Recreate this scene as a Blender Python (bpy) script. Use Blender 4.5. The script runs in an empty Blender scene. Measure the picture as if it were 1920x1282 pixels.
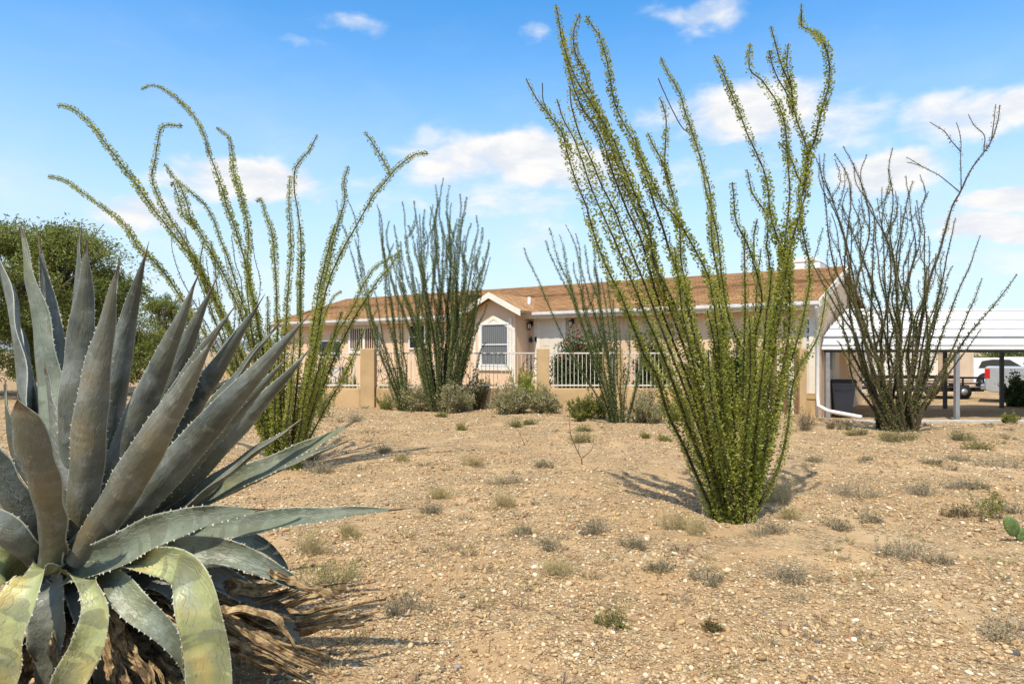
import bpy, math, random
import numpy as np
from mathutils import Vector
R = math.radians
rng = np.random.default_rng(7)
random.seed(7)
SC = bpy.context.scene
COL = SC.collection

# ---------------------------------------------------------------- camera
F = 1280.0; CX = 960.0; HZ = 660.0; CH = 1.5       # focal length and horizon in photo pixels, eye height
cd = bpy.data.cameras.new('camera'); cam = bpy.data.objects.new('camera', cd); COL.objects.link(cam)
cd.sensor_width = 36; cd.lens = 24; cd.shift_y = 19/1920; cd.clip_start = .05; cd.clip_end = 30000
cam.location = (0, 0, CH); cam.rotation_euler = (R(90), 0, 0)
SC.camera = cam
# ---------------------------------------------------------------- sun and sky
SD = Vector((-.22, -.57, 1)).normalized()
sl = bpy.data.lights.new('sun', 'SUN'); sl.energy = 5.0; sl.angle = R(.5); sl.color = (1, .91, .77)
so = bpy.data.objects.new('sun', sl); COL.objects.link(so)
so.rotation_euler = SD.to_track_quat('Z', 'Y').to_euler()
SC.view_settings.view_transform = 'Standard'; SC.view_settings.look = 'None'
SC.view_settings.exposure = 0.18; SC.view_settings.gamma = 1.0
W = bpy.data.worlds.new('World'); SC.world = W; W.use_nodes = True
nt = W.node_tree; nt.nodes.clear()

class NT:
    def __init__(s, tree): s.t = tree
    def n(s, kind, **kw):
        nd = s.t.nodes.new(kind)
        for k, v in kw.items():
            if k == 'inp':
                for a, b in v.items():
                    if isinstance(b, bpy.types.NodeSocket): s.t.links.new(b, nd.inputs[a])
                    else: nd.inputs[a].default_value = b
            else: setattr(nd, k, v)
        return nd
    def math(s, op, a, b=None, c=None, clamp=False):
        i = {0: a}
        if b is not None: i[1] = b
        if c is not None: i[2] = c
        return s.n('ShaderNodeMath', operation=op, use_clamp=clamp, inp=i).outputs[0]
    def vm(s, op, a, b=None):
        i = {0: a}
        if b is not None: i[1] = b
        nd = s.n('ShaderNodeVectorMath', operation=op, inp=i)
        return nd.outputs['Value'] if op in ('LENGTH', 'DOT_PRODUCT') else nd.outputs[0]
    def mix(s, f, a, b, mode='MIX'):
        nd = s.n('ShaderNodeMix', data_type='RGBA', blend_type=mode)
        for k, v in ((0, f), (6, a), (7, b)):
            if isinstance(v, bpy.types.NodeSocket): s.t.links.new(v, nd.inputs[k])
            else: nd.inputs[k].default_value = v
        return nd.outputs[2]
    def noise(s, vec, scale, detail=4, rough=.55, dist=0):
        return s.n('ShaderNodeTexNoise', inp={'Vector': vec, 'Scale': scale, 'Detail': detail, 'Roughness': rough, 'Distortion': dist}).outputs[0]
    def ramp(s, fac, stops):
        nd = s.n('ShaderNodeValToRGB', inp={0: fac}); cr = nd.color_ramp
        while len(cr.elements) < len(stops): cr.elements.new(.5)
        for e, (p, c) in zip(cr.elements, stops):
            e.position = p; e.color = c if len(c) == 4 else (*c, 1)
        return nd.outputs[0]
    def mr(s, v, a, b, c=0, d=1, smooth=True):
        return s.n('ShaderNodeMapRange', interpolation_type='SMOOTHSTEP' if smooth else 'LINEAR',
                   inp={0: v, 1: a, 2: b, 3: c, 4: d}).outputs[0]

def azel(px, py):
    d = Vector(((px-CX)/F, 1, (HZ-py)/F)).normalized()
    return math.atan2(d.x, d.y), math.asin(d.z)

def build_world():
    g = NT(nt)
    sky = g.n('ShaderNodeTexSky', sky_type='NISHITA', sun_disc=False, sun_elevation=math.asin(SD.z),
              sun_rotation=math.atan2(SD.x, SD.y) % (2*math.pi), altitude=900, air_density=1.2, dust_density=.9, ozone_density=2.0)
    vec = g.n('ShaderNodeTexCoord').outputs['Generated']
    sep = g.n('ShaderNodeSeparateXYZ', inp={0: vec})
    az = g.math('ARCTAN2', sep.outputs[0], sep.outputs[1])
    el = g.math('ARCSINE', sep.outputs[2])
    ae = g.n('ShaderNodeCombineXYZ', inp={0: az, 1: el, 2: 0.0}).outputs[0]
    wob = g.n('ShaderNodeTexNoise', inp={'Vector': ae, 'Scale': 9.0, 'Detail': 4.0, 'Roughness': .6})
    wv = g.vm('SCALE', g.vm('SUBTRACT', wob.outputs['Color'], (.5, .5, .5)))
    wv.node.inputs['Scale'].default_value = .07
    aw = g.vm('ADD', ae, wv)
    # px, py, rx, ry, strength
    blobs = [(985, 292, 105, 48, .95), (880, 300, 130, 50, .62), (900, 350, 200, 32, .32), (1090, 315, 85, 38, .7), (1410, 208, 120, 52, .8), (1300, 215, 110, 28, .42),
             (1540, 230, 120, 44, .42), (1590, 290, 110, 30, .25), (480, 330, 100, 34, .95), (380, 345, 90, 22, .5), (590, 355, 70, 20, .35),
             (270, 402, 75, 28, .6), (1655, 312, 75, 30, .95), (1820, 215, 90, 32, .6), (1910, 195, 55, 25, .7),
             (1880, 372, 50, 17, .85), (1860, 425, 80, 20, .9), (1780, 410, 50, 12, .5), (680, 38, 65, 22, .32), (545, 78, 45, 10, .28), (1318, 14, 75, 26, .5),
             (1000, 75, 28, 16, .25), (1180, 330, 140, 40, .3), (700, 360, 120, 40, .22), (1000, 435, 100, 28, .3), (985, 485, 40, 20, .3),
             (960, 380, 170, 28, .35), (1780, 500, 200, 28, .3), (420, 440, 200, 45, .2), (1450, 330, 150, 50, .18), (790, 380, 40, 20, .3)]
    for k in range(14):                                    # clouds over the rest of the sky
        a = R(60 + k*19 + random.uniform(-6, 6)); e = R(random.uniform(6, 28))
        blobs.append((None, (a if a < math.pi else a-2*math.pi, e), R(random.uniform(6, 12)), R(random.uniform(2, 4)), .7))
    acc = None
    for bl in blobs:
        if bl[0] is None: (a, e), rx, ry, st = bl[1], bl[2], bl[3], bl[4]
        else:
            px, py, rx, ry, st = bl; a, e = azel(px, py); rx /= F*.92; ry /= F*.88
        d = g.vm('LENGTH', g.vm('MULTIPLY', g.vm('SUBTRACT', aw, (a, e, 0)), (1/rx, 1/ry, 0)))
        m = g.mr(d, .25, 1.5, st, 0)
        acc = m if acc is None else g.math('MAXIMUM', acc, m)
    st3 = g.n('ShaderNodeCombineXYZ', inp={0: az, 1: g.math('MULTIPLY', el, 2.4), 2: 0.0}).outputs[0]
    n1 = g.noise(st3, 13, 7, .58, .3)
    n2 = g.noise(st3, 3.5, 5, .6, .2)
    dens = g.mr(g.math('ADD', g.math('MULTIPLY', acc, 1.4), g.math('MULTIPLY', g.math('SUBTRACT', n1, .5), 1.15)), .14, .98, 0, 1)
    veil = g.math('MULTIPLY', g.mr(n2, .42, .75), g.mr(el, .05, .5, .34, .02))
    dens = g.math('ADD', dens, veil, clamp=True)
    high = g.math('MULTIPLY', g.mr(el, .56, .80, 0, .72), g.mr(n2, .25, .5, .55, 1))   # cloud added overhead, out of frame, to whiten and lift the shadow fill
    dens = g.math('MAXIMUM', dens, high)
    dens = g.math('MULTIPLY', dens, g.mr(el, -.02, .03))
    low = g.mr(el, 0, .50, .88, 0)                           # pale band towards the horizon
    skyc = g.n('ShaderNodeHueSaturation', inp={'Saturation': 1.34, 'Value': SKYV, 'Color': sky.outputs[0]}).outputs[0]
    skyc = g.mix(1.0, skyc, (.92, 1.06, 1.05, 1), 'MULTIPLY')
    skyc = g.mix(low, skyc, (6.3, 7.5, 8.9, 1))
    cl = g.mix(g.mr(n1, .35, .65), (7.1, 7.5, 8.1, 1), (8.9, 8.8, 8.7, 1))
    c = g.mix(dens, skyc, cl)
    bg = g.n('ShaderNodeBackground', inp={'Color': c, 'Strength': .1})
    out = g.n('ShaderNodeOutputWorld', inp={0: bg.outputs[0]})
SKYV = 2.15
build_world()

# ---------------------------------------------------------------- materials
MATS = {}
def mat(name, build, **kw):
    m = bpy.data.materials.new(name); m.use_nodes = True; t = m.node_tree; t.nodes.clear(); g = NT(t)
    out = g.n('ShaderNodeOutputMaterial'); sh = build(g)
    t.links.new(sh, out.inputs[0]); MATS[name] = m; return m
def pos(g, obj=False):
    return g.n('ShaderNodeTexCoord').outputs['Object'] if obj else g.n('ShaderNodeNewGeometry').outputs['Position']
def pbsdf(g, col, rough=.8, bump=None, bs=.3, bd=.02, metal=0, spec=.3, **kw):
    i = {'Base Color': col, 'Roughness': rough, 'Metallic': metal, 'Specular IOR Level': spec}
    if bump is not None:
        i['Normal'] = g.n('ShaderNodeBump', inp={'Height': bump, 'Strength': bs, 'Distance': bd}).outputs[0]
    i.update(kw)
    return g.n('ShaderNodeBsdfPrincipled', inp=i).outputs[0]
def plain(name, c, rough=.6, var=.12, scale=6, metal=0, spec=.4, bs=.1):
    def b(g):
        p = pos(g); n = g.noise(p, scale, 5, .6)
        c1 = tuple(x*(1-var) for x in c) + (1,); c2 = tuple(min(1, x*(1+var)) for x in c) + (1,)
        return pbsdf(g, g.mix(g.mr(n, .3, .7), c1, c2), rough, g.noise(p, scale*12, 3), bs, .005, metal, spec)
    return mat(name, b)
def leafmat(name, stops, tr=.35, scale=25, scale2=3, rough=.5):
    def b(g):
        p = pos(g); n = g.noise(p, scale, 2, .7)
        n = g.math('ADD', g.math('MULTIPLY', n, .75), g.math('MULTIPLY', g.noise(p, scale2, 3), .25))
        k = len(stops); c = g.ramp(n, [(.32 + .36*i/(k-1), s) for i, s in enumerate(stops)])
        d = pbsdf(g, c, rough, spec=.35)
        tl = g.n('ShaderNodeBsdfTranslucent', inp={0: g.mix(1.0, c, (1.3, 1.4, .7, 1), 'MULTIPLY')}).outputs[0]
        return g.n('ShaderNodeMixShader', inp={0: tr, 1: d, 2: tl}).outputs[0]
    return mat(name, b)

def m_ground(g):
    p = pos(g)
    v1 = g.n('ShaderNodeTexVoronoi', inp={'Vector': p, 'Scale': 78.0}); v2 = g.n('ShaderNodeTexVoronoi', inp={'Vector': p, 'Scale': 40.0})
    big = g.noise(p, .55, 5, .6, .4); med = g.noise(p, 3.2, 5, .65); fine = g.noise(p, 90, 3, .7)
    sand = g.ramp(big, [(.34, (.37, .235, .118)), (.5, (.45, .30, .158)), (.66, (.53, .385, .22))])
    sand = g.mix(g.mr(med, .4, .65, 0, .5), sand, (.34, .23, .12, 1))
    grav = g.ramp(g.n('ShaderNodeSeparateColor', inp={0: v1.outputs['Color']}).outputs[0],
                  [(0, (.10, .06, .03)), (.28, (.27, .17, .08)), (.55, (.45, .32, .165)), (.85, (.58, .46, .27)), (1, (.72, .62, .44))])
    grav2 = g.ramp(g.n('ShaderNodeSeparateColor', inp={0: v2.outputs['Color']}).outputs[1],
                  [(0, (.20, .125, .065)), (.5, (.43, .29, .15)), (.9, (.60, .48, .30)), (1, (.74, .65, .48))])
    cov = g.mr(g.noise(p, 1.7, 6, .7, .5), .38, .55)
    c = g.mix(g.math('MULTIPLY', cov, .65), sand, grav)
    c = g.mix(g.math('MULTIPLY', g.mr(g.n('ShaderNodeSeparateColor', inp={0: v2.outputs['Color']}).outputs[0], .62, .66), g.math('MULTIPLY', cov, .8)), c, grav2)
    c = g.mix(g.mr(fine, .3, .7, 0, .3), c, (.26, .19, .12, 1))
    h = g.math('ADD', g.math('MULTIPLY', g.mr(v1.outputs['Distance'], 0, .7, 1, 0), .6), g.math('MULTIPLY', g.mr(v2.outputs['Distance'], 0, .7, 1, 0), .8))
    h = g.math('ADD', g.math('MULTIPLY', h, cov), g.math('MULTIPLY', g.noise(p, 20, 6, .75), .8))
    return pbsdf(g, c, .95, h, .9, .02, spec=.1)
mat('desert_ground', m_ground)
def m_stone(g):
    p = pos(g); a = g.n('ShaderNodeVertexColor', layer_name='Col').outputs[0]
    return pbsdf(g, g.mix(g.mr(g.noise(p, 60, 4), .3, .7, 0, .35), a, (.25, .19, .14, 1)), .85, g.noise(p, 150, 3), .3, .004, spec=.2)
mat('stone', m_stone)
def m_agave(g, lo, hi, yel, yf):
    p = pos(g, True)
    n = g.noise(p, 2.6, 5, .6, .4); n3 = g.noise(p, 9, 4, .6, .8)
    uv = g.n('ShaderNodeUVMap', uv_map='UVMap').outputs[0]
    suv = g.n('ShaderNodeSeparateXYZ', inp={0: uv})
    c = g.ramp(n, [(.40, lo), (.52, tuple((a+b)/2 for a, b in zip(lo, hi))), (.63, hi)])
    c = g.mix(g.mr(n3, .5, .72, 0, .45), c, (.25, .27, .23, 1))
    # scalloped bud imprint: a paler and a darker line following the margin
    sc = g.math('ADD', g.math('MULTIPLY', g.math('ABSOLUTE', g.math('SINE', g.math('MULTIPLY', g.math('ADD', suv.outputs[1], g.math('MULTIPLY', n3, .03)), 70.0))), g.math('MULTIPLY', n3, .13)), g.math('ABSOLUTE', g.math('SUBTRACT', suv.outputs[0], .5)))
    ln = g.math('ABSOLUTE', g.math('SUBTRACT', sc, .34))
    sc2 = g.math('ADD', g.math('MULTIPLY', g.math('ABSOLUTE', g.math('SINE', g.math('MULTIPLY', suv.outputs[1], 47.0))), g.math('MULTIPLY', n, .16)), g.math('ABSOLUTE', g.math('SUBTRACT', suv.outputs[0], g.math('ADD', .35, g.math('MULTIPLY', n, .3)))))
    ln2 = g.math('ABSOLUTE', g.math('SUBTRACT', sc2, .22))
    imp = g.math('MULTIPLY', g.math('MAXIMUM', g.mr(ln, .0, .020, 1, 0), g.math('MULTIPLY', g.mr(ln2, 0, .016, 1, 0), .8)), g.math('MULTIPLY', g.mr(suv.outputs[1], .15, .3), g.mr(g.noise(p, 4.5, 3), .38, .55)))
    c = g.mix(g.math('MULTIPLY', imp, .24), c, (.32, .335, .29, 1))
    ban = g.mr(g.noise(g.vm('MULTIPLY', uv, (.35, 7.0, 0)), 1.3, 3, .5, .5), .5, .53, 0, .5)
    c = g.mix(ban, c, (.085, .088, .055, 1))
    c = g.mix(g.math('MULTIPLY', g.mr(g.noise(p, 3.1, 3, .5), .50, .70), yf*.75), c, yel)
    if True:
        tipb = g.mr(g.math('ADD', suv.outputs[1], g.math('MULTIPLY', g.noise(p, 14, 3), .06)), .975, 1.0)
        c = g.mix(tipb, c, (.10, .065, .035, 1))
    edge = g.mr(g.math('ABSOLUTE', g.math('SUBTRACT', suv.outputs[0], .5)), .475, .497, 0, .8)
    c = g.mix(edge, c, (.42, .43, .34, 1))
    c = g.mix(g.mr(g.noise(p, 55, 4, .7), .62, .70, 0, .6), c, (.08, .07, .045, 1))
    c = g.mix(g.mr(g.noise(g.vm('MULTIPLY', uv, (9.0, 2.0, 0)), 3.0, 6, .7, .6), .5, .75, 0, .2), c, (.28, .29, .25, 1))
    c = g.mix(g.mr(g.noise(p, 18, 6, .75, .5), .58, .66, 0, .35), c, (.26, .25, .20, 1))
    b = g.math('ADD', g.math('MULTIPLY', imp, .45), g.math('ADD', g.math('MULTIPLY', g.noise(g.vm('MULTIPLY', uv, (1.0, 3.0, 0)), 6, 3), 1.0), g.math('MULTIPLY', g.noise(p, 30, 4), .3)))
    return pbsdf(g, c, .45, b, .5, .012, spec=.5)
mat('agave_leaf', lambda g: m_agave(g, (.046, .053, .043), (.19, .203, .172), (.22, .22, .08, 1), .12))
mat('agave_leaf_brown', lambda g: m_agave(g, (.105, .10, .072), (.17, .165, .125), (.22, .155, .055, 1), .7))
mat('agave_leaf_yellow', lambda g: m_agave(g, (.20, .225, .085), (.39, .41, .185), (.58, .42, .12, 1), .85))
mat('agave_leaf_pale', lambda g: m_agave(g, (.10, .122, .082), (.21, .235, .165), (.30, .31, .09, 1), .3))
def m_dry(g):
    p = pos(g, True)
    uv = g.n('ShaderNodeUVMap', uv_map='UVMap').outputs[0]
    st = g.noise(g.vm('MULTIPLY', uv, (5.0, 2.2, 0)), 2.6, 6, .7, 1.2)
    n = g.noise(p, 9, 5, .65, 1.0)
    st = g.math('ADD', g.math('MULTIPLY', st, .45), g.math('MULTIPLY', g.noise(p, 16, 6, .7, 1.5), .55))
    c = g.ramp(st, [(.3, (.035, .018, .009)), (.44, (.15, .095, .042)), (.54, (.37, .26, .13)), (.68, (.62, .49, .30))])
    c = g.mix(g.math('MULTIPLY', g.mr(n, .50, .62), .85), c, (.055, .03, .015, 1))
    ed = g.mr(g.math('ABSOLUTE', g.math('SUBTRACT', g.n('ShaderNodeSeparateXYZ', inp={0: uv}).outputs[0], .5)), .44, .49, 0, .2)
    c = g.mix(ed, c, (.70, .56, .36, 1))
    return pbsdf(g, c, .8, g.math('ADD', st, n), .45, .015, spec=.2)
mat('agave_dry', m_dry)
plain('agave_tooth', (.16, .11, .07), .5)
plain('agave_tooth_pale', (.42, .40, .30), .6)
plain('agave_core', (.07, .055, .035), .9, .4)
leafmat('ocotillo_leaf', [(.075, .085, .014), (.22, .235, .040), (.40, .405, .095), (.60, .58, .28)], .4, 45, 2)
leafmat('ocotillo_leaf_yellow', [(.12, .115, .018), (.25, .245, .035), (.42, .37, .06), (.52, .47, .17)], .4, 45, 2)
leafmat('ocotillo_leaf_far', [(.055, .075, .022), (.115, .145, .042), (.19, .225, .075), (.30, .32, .14)], .3, 30, 2)
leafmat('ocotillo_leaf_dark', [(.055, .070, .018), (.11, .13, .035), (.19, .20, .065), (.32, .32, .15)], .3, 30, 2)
plain('ocotillo_bark', (.055, .040, .024), .9, .45, 30)
plain('ocotillo_bark_brown', (.070, .045, .027), .9, .35, 30)
plain('twig', (.22, .165, .105), .9, .35, 20)
plain('twig_straw', (.44, .36, .21), .9, .25, 20)
leafmat('lime_leaf', [(.12, .125, .02), (.19, .20, .035), (.28, .28, .06), (.40, .38, .12)], .4, 14, 2)
plain('twig_grey', (.34, .285, .20), .9, .3, 20)
plain('bark', (.10, .075, .055), .95, .4, 12, bs=.6)
leafmat('mesquite_leaf', [(.055, .068, .016), (.13, .15, .034), (.21, .23, .062), (.33, .34, .12)], .35, 7, 1.2)
leafmat('oleander_leaf', [(.018, .035, .010), (.038, .065, .018), (.07, .105, .03), (.12, .16, .055)], .2, 14, 2)
leafmat('flower', [(.28, .07, .07), (.36, .12, .10), (.42, .18, .14)], .3, 20)
leafmat('creosote_leaf', [(.12, .15, .015), (.21, .25, .03), (.31, .34, .05), (.41, .42, .09)], .4, 14, 2)
leafmat('sage_leaf', [(.13, .115, .055), (.24, .215, .115), (.36, .325, .18), (.48, .44, .28)], .3, 18, 2)
leafmat('grey_leaf', [(.12, .095, .055), (.22, .18, .105), (.33, .275, .17), (.46, .40, .27)], .25, 22, 3)
leafmat('straw_leaf', [(.24, .18, .085), (.36, .28, .14), (.47, .38, .20), (.58, .49, .28)], .3, 22, 3)
leafmat('olive_leaf', [(.09, .095, .02), (.16, .165, .04), (.24, .24, .065), (.34, .33, .12)], .3, 22, 3)
leafmat('rust_leaf', [(.07, .045, .02), (.13, .085, .03), (.17, .14, .05), (.20, .19, .08)], .3, 22, 3)
leafmat('far_leaf', [(.05, .07, .02), (.10, .13, .035), (.16, .19, .055), (.24, .26, .09)], .3, 3, .8)
def m_pear(g):
    p = pos(g, True); v = g.n('ShaderNodeTexVoronoi', inp={'Vector': p, 'Scale': 30.0}).outputs['Distance']
    c = g.mix(g.mr(g.noise(p, 12), .35, .65), (.075, .125, .035, 1), (.15, .21, .07, 1))
    c = g.mix(g.mr(v, .08, .16, 1, 0), c, (.45, .40, .25, 1))
    return pbsdf(g, c, .5, g.mr(v, .0, .3, 1, 0), .3, .01)
mat('pear_pad', m_pear)
def m_stucco(name, c, var=.1):
    def b(g):
        p = pos(g); n = g.noise(p, 1.3, 5, .6); f = g.noise(p, 45, 5, .7)
        c1 = tuple(x*(1-var) for x in c) + (1,); c2 = tuple(min(1, x*(1+var)) for x in c) + (1,)
        cc = g.mix(g.mr(n, .3, .7), c1, c2); cc = g.mix(g.mr(f, .5, .75, 0, .25), cc, tuple(x*.7 for x in c) + (1,))
        return pbsdf(g, cc, .9, f, .5, .008, spec=.15)
    return mat(name, b)
m_stucco('house_wall_paint', (.72, .515, .34), .05)
m_stucco('yard_wall_stucco', (.50, .345, .18), .14)
m_stucco('shed_paint', (.60, .46, .33), .06)
plain('railing_paint', (.62, .575, .49), .5, .08)
plain('white_trim', (.76, .70, .59), .55, .06)
plain('gutter_white', (.62, .61, .58), .45, .08)
plain('door_white', (.68, .61, .51), .5, .04)
plain('white_metal', (.72, .71, .68), .4, .06)
plain('grey_metal', (.30, .31, .32), .45, .12, metal=.4)
plain('dark_metal', (.035, .035, .038), .5, .2)
plain('black_paint', (.012, .012, .013), .35, .2)
plain('white_paint', (.75, .75, .75), .25, .03, spec=.6)
plain('silver_paint', (.46, .48, .50), .25, .05, metal=.3, spec=.6)
plain('rubber', (.015, .015, .015), .85, .2)
plain('bin_grey', (.085, .092, .105), .55, .1, 3)
plain('bin_lid', (.018, .019, .021), .5, .1)
plain('rust_wood', (.19, .10, .055), .8, .35, 8)
plain('old_wood', (.30, .22, .15), .85, .35, 8)
plain('concrete', (.42, .39, .34), .9, .15, 3, bs=.3)
plain('red_lens', (.55, .02, .015), .2, .05)
plain('number_black', (.015, .015, .015), .5, .1)
plain('flue_green', (.13, .20, .19), .5, .2)
plain('terracotta', (.36, .15, .08), .8, .15)
plain('dark_room', (.05, .035, .025), .7, .2)
plain('porch_brown', (.13, .055, .028), .7, .25, 4)
plain('mountain', (.16, .18, .22), .95, .12, .003)
def m_roof(g):
    p = pos(g, True)
    br = g.n('ShaderNodeTexBrick', offset=.5, inp={'Vector': p, 'Color1': (.48, .29, .15, 1), 'Color2': (.30, .165, .08, 1), 'Mortar': (.10, .05, .022, 1),
             'Scale': 1.0, 'Mortar Size': .012, 'Mortar Smooth': .3, 'Brick Width': .33, 'Row Height': .14, 'Bias': -.1})
    n = g.noise(p, 2.2, 5, .65); f = g.noise(g.vm('MULTIPLY', p, (1.0, 3.0, 3.0)), 18, 4, .7)
    c = g.mix(g.mr(n, .35, .68, 0, .5), br.outputs[0], (.56, .34, .17, 1))
    f2 = g.noise(g.vm('MULTIPLY', p, (.35, 4.0, 4.0)), 5, 5, .75)
    c = g.mix(g.mr(f2, .48, .62, 0, .65), c, (.17, .085, .035, 1))
    c = g.mix(g.mr(f, .45, .7, 0, .45), c, (.16, .08, .034, 1))
    return pbsdf(g, c, .92, g.math('ADD', g.math('MULTIPLY', br.outputs[1], -1.0), f), .8, .02, spec=.12)
mat('shingle', m_roof)
def m_metalroof(g):
    p = pos(g); n = g.noise(g.vm('MULTIPLY', p, (.2, 1.0, 1.0)), 2.5, 5, .6)
    c = g.mix(g.mr(n, .3, .75), (.58, .59, .58, 1), (.74, .74, .72, 1))
    c = g.mix(g.mr(g.noise(p, 7, 5, .7), .62, .75, 0, .3), c, (.45, .40, .33, 1))
    return pbsdf(g, c, .42, spec=.4)
mat('carport_roof_paint', m_metalroof)
def m_glass(name, c, r=.06):
    return mat(name, lambda g: pbsdf(g, c + (1,), r, spec=.8))
m_glass('window_glass', (.02, .025, .03)); m_glass('car_glass', (.02, .028, .03))
def m_curtain(g):
    p = pos(g, True); s = g.n('ShaderNodeSeparateXYZ', inp={0: p})
    w = g.math('SINE', g.math('ADD', g.math('MULTIPLY', s.outputs[0], 75.0), g.math('MULTIPLY', g.noise(p, 5), 5.0)))
    c = g.mix(g.mr(w, -1, 1), (.09, .10, .105, 1), (.16, .17, .17, 1))
    return pbsdf(g, c, .25, spec=.7)
mat('curtain_behind_glass', m_curtain)

# ---------------------------------------------------------------- mesh helpers
def nrm(v): return v/np.maximum(np.linalg.norm(v, axis=-1, keepdims=True), 1e-9)
def link(o, parent=None):
    COL.objects.link(o)
    if parent is not None: o.parent = parent
    return o
def tag(o, label=None, cat=None, group=None, kind=None):
    if label: o['label'] = label
    if cat: o['category'] = cat
    if group: o['group'] = group
    if kind: o['kind'] = kind
    return o
def thing(name, label, cat, loc=(0, 0, 0), rz=0, group=None):
    o = bpy.data.objects.new(name, None); o.empty_display_size = .2; COL.objects.link(o)
    o.location = loc; o.rotation_euler = (0, 0, rz); return tag(o, label, cat, group)
def fastmesh(name, V, Fc, mats, mi=None, smooth=False, parent=None, uv=None, col=None, origin=None):
    """V (n,3), Fc (m,k) same-sized faces."""
    V = np.asarray(V, dtype=np.float32); Fc = np.asarray(Fc, dtype=np.int32)
    if origin is not None: V = V - np.asarray(origin, dtype=np.float32)
    me = bpy.data.meshes.new(name); k = Fc.shape[1]
    me.vertices.add(len(V)); me.vertices.foreach_set('co', V.ravel())
    me.loops.add(Fc.size); me.loops.foreach_set('vertex_index', Fc.ravel())
    me.polygons.add(len(Fc)); me.polygons.foreach_set('loop_start', np.arange(0, Fc.size, k, dtype=np.int32))
    me.polygons.foreach_set('loop_total', np.full(len(Fc), k, dtype=np.int32))
    if mi is not None: me.polygons.foreach_set('material_index', np.asarray(mi, dtype=np.int32))
    if smooth is True: me.polygons.foreach_set('use_smooth', np.ones(len(Fc), dtype=bool))
    elif smooth is not False: me.polygons.foreach_set('use_smooth', np.asarray(smooth, dtype=bool))
    if uv is not None:
        l = me.uv_layers.new(name='UVMap'); l.data.foreach_set('uv', np.asarray(uv, dtype=np.float32)[Fc.ravel()].ravel())
    if col is not None:
        a = me.color_attributes.new('Col', 'FLOAT_COLOR', 'POINT'); a.data.foreach_set('color', np.asarray(col, dtype=np.float32).ravel())
    me.update(); me.validate()
    for m in mats: me.materials.append(MATS[m])
    o = bpy.data.objects.new(name, me)
    if origin is not None and parent is None: o.location = origin
    return link(o, parent)

class MB:
    """collects hard shapes into one mesh"""
    def __init__(s): s.v = []; s.f = []; s.m = []; s.sm = []
    def add(s, vs, fs, m=0, sm=False):
        o = len(s.v); s.v += [tuple(map(float, v)) for v in vs]; s.f += [tuple(i+o for i in f) for f in fs]
        s.m += [m]*len(fs); s.sm += [sm]*len(fs); return s
    def box(s, x0, x1, y0, y1, z0, z1, m=0):
        vs = [(x, y, z) for z in (z0, z1) for y in (y0, y1) for x in (x0, x1)]
        return s.add(vs, [(0, 2, 3, 1), (4, 5, 7, 6), (0, 1, 5, 4), (2, 6, 7, 3), (0, 4, 6, 2), (1, 3, 7, 5)], m)
    def tube(s, pts, r, n=8, m=0, cap=True):
        P = np.array(pts, float); k = len(P); rr = np.full(k, r) if np.isscalar(r) else np.array(r, float)
        T = nrm(np.gradient(P, axis=0)); up = np.array((0, 0, 1.)) if abs(T[0][2]) < .9 else np.array((1., 0, 0))
        vs = []
        for i in range(k):
            a = nrm(np.cross(T[i], up)); b = np.cross(T[i], a)
            for j in range(n):
                t = 2*math.pi*j/n; vs.append(P[i]+rr[i]*(math.cos(t)*a+math.sin(t)*b))
        fs = [(i*n+j, i*n+(j+1) % n, (i+1)*n+(j+1) % n, (i+1)*n+j) for i in range(k-1) for j in range(n)]
        if cap: fs += [tuple(range(n))[::-1], tuple((k-1)*n+j for j in range(n))]
        return s.add(vs, fs, m, True)
    def prism(s, poly, axis, a, b, m=0):
        """poly in the two other axes, extruded along axis from a to b"""
        n = len(poly)
        def P(q, t): return {'x': (t, q[0], q[1]), 'y': (q[0], t, q[1]), 'z': (q[0], q[1], t)}[axis]
        vs = [P(q, a) for q in poly]+[P(q, b) for q in poly]
        fs = [(i, (i+1) % n, n+(i+1) % n, n+i) for i in range(n)]+[tuple(range(n))[::-1], tuple(range(n, 2*n))]
        return s.add(vs, fs, m)
    def build(s, name, mats, parent=None, bevel=0, loc=None, segs=2):
        if isinstance(mats, str): mats = [mats]
        me = bpy.data.meshes.new(name); me.from_pydata(s.v, [], s.f)
        import bmesh
        bm = bmesh.new(); bm.from_mesh(me); bmesh.ops.recalc_face_normals(bm, faces=bm.faces); bm.to_mesh(me); bm.free()
        me.polygons.foreach_set('material_index', s.m); me.polygons.foreach_set('use_smooth', s.sm)
        for m in mats: me.materials.append(MATS[m])
        o = bpy.data.objects.new(name, me); link(o, parent)
        if loc is not None: o.location = loc
        if bevel:
            b = o.modifiers.new('b', 'BEVEL'); b.width = bevel; b.segments = segs; b.limit_method = 'ANGLE'; b.angle_limit = R(35)
        return o

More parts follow.
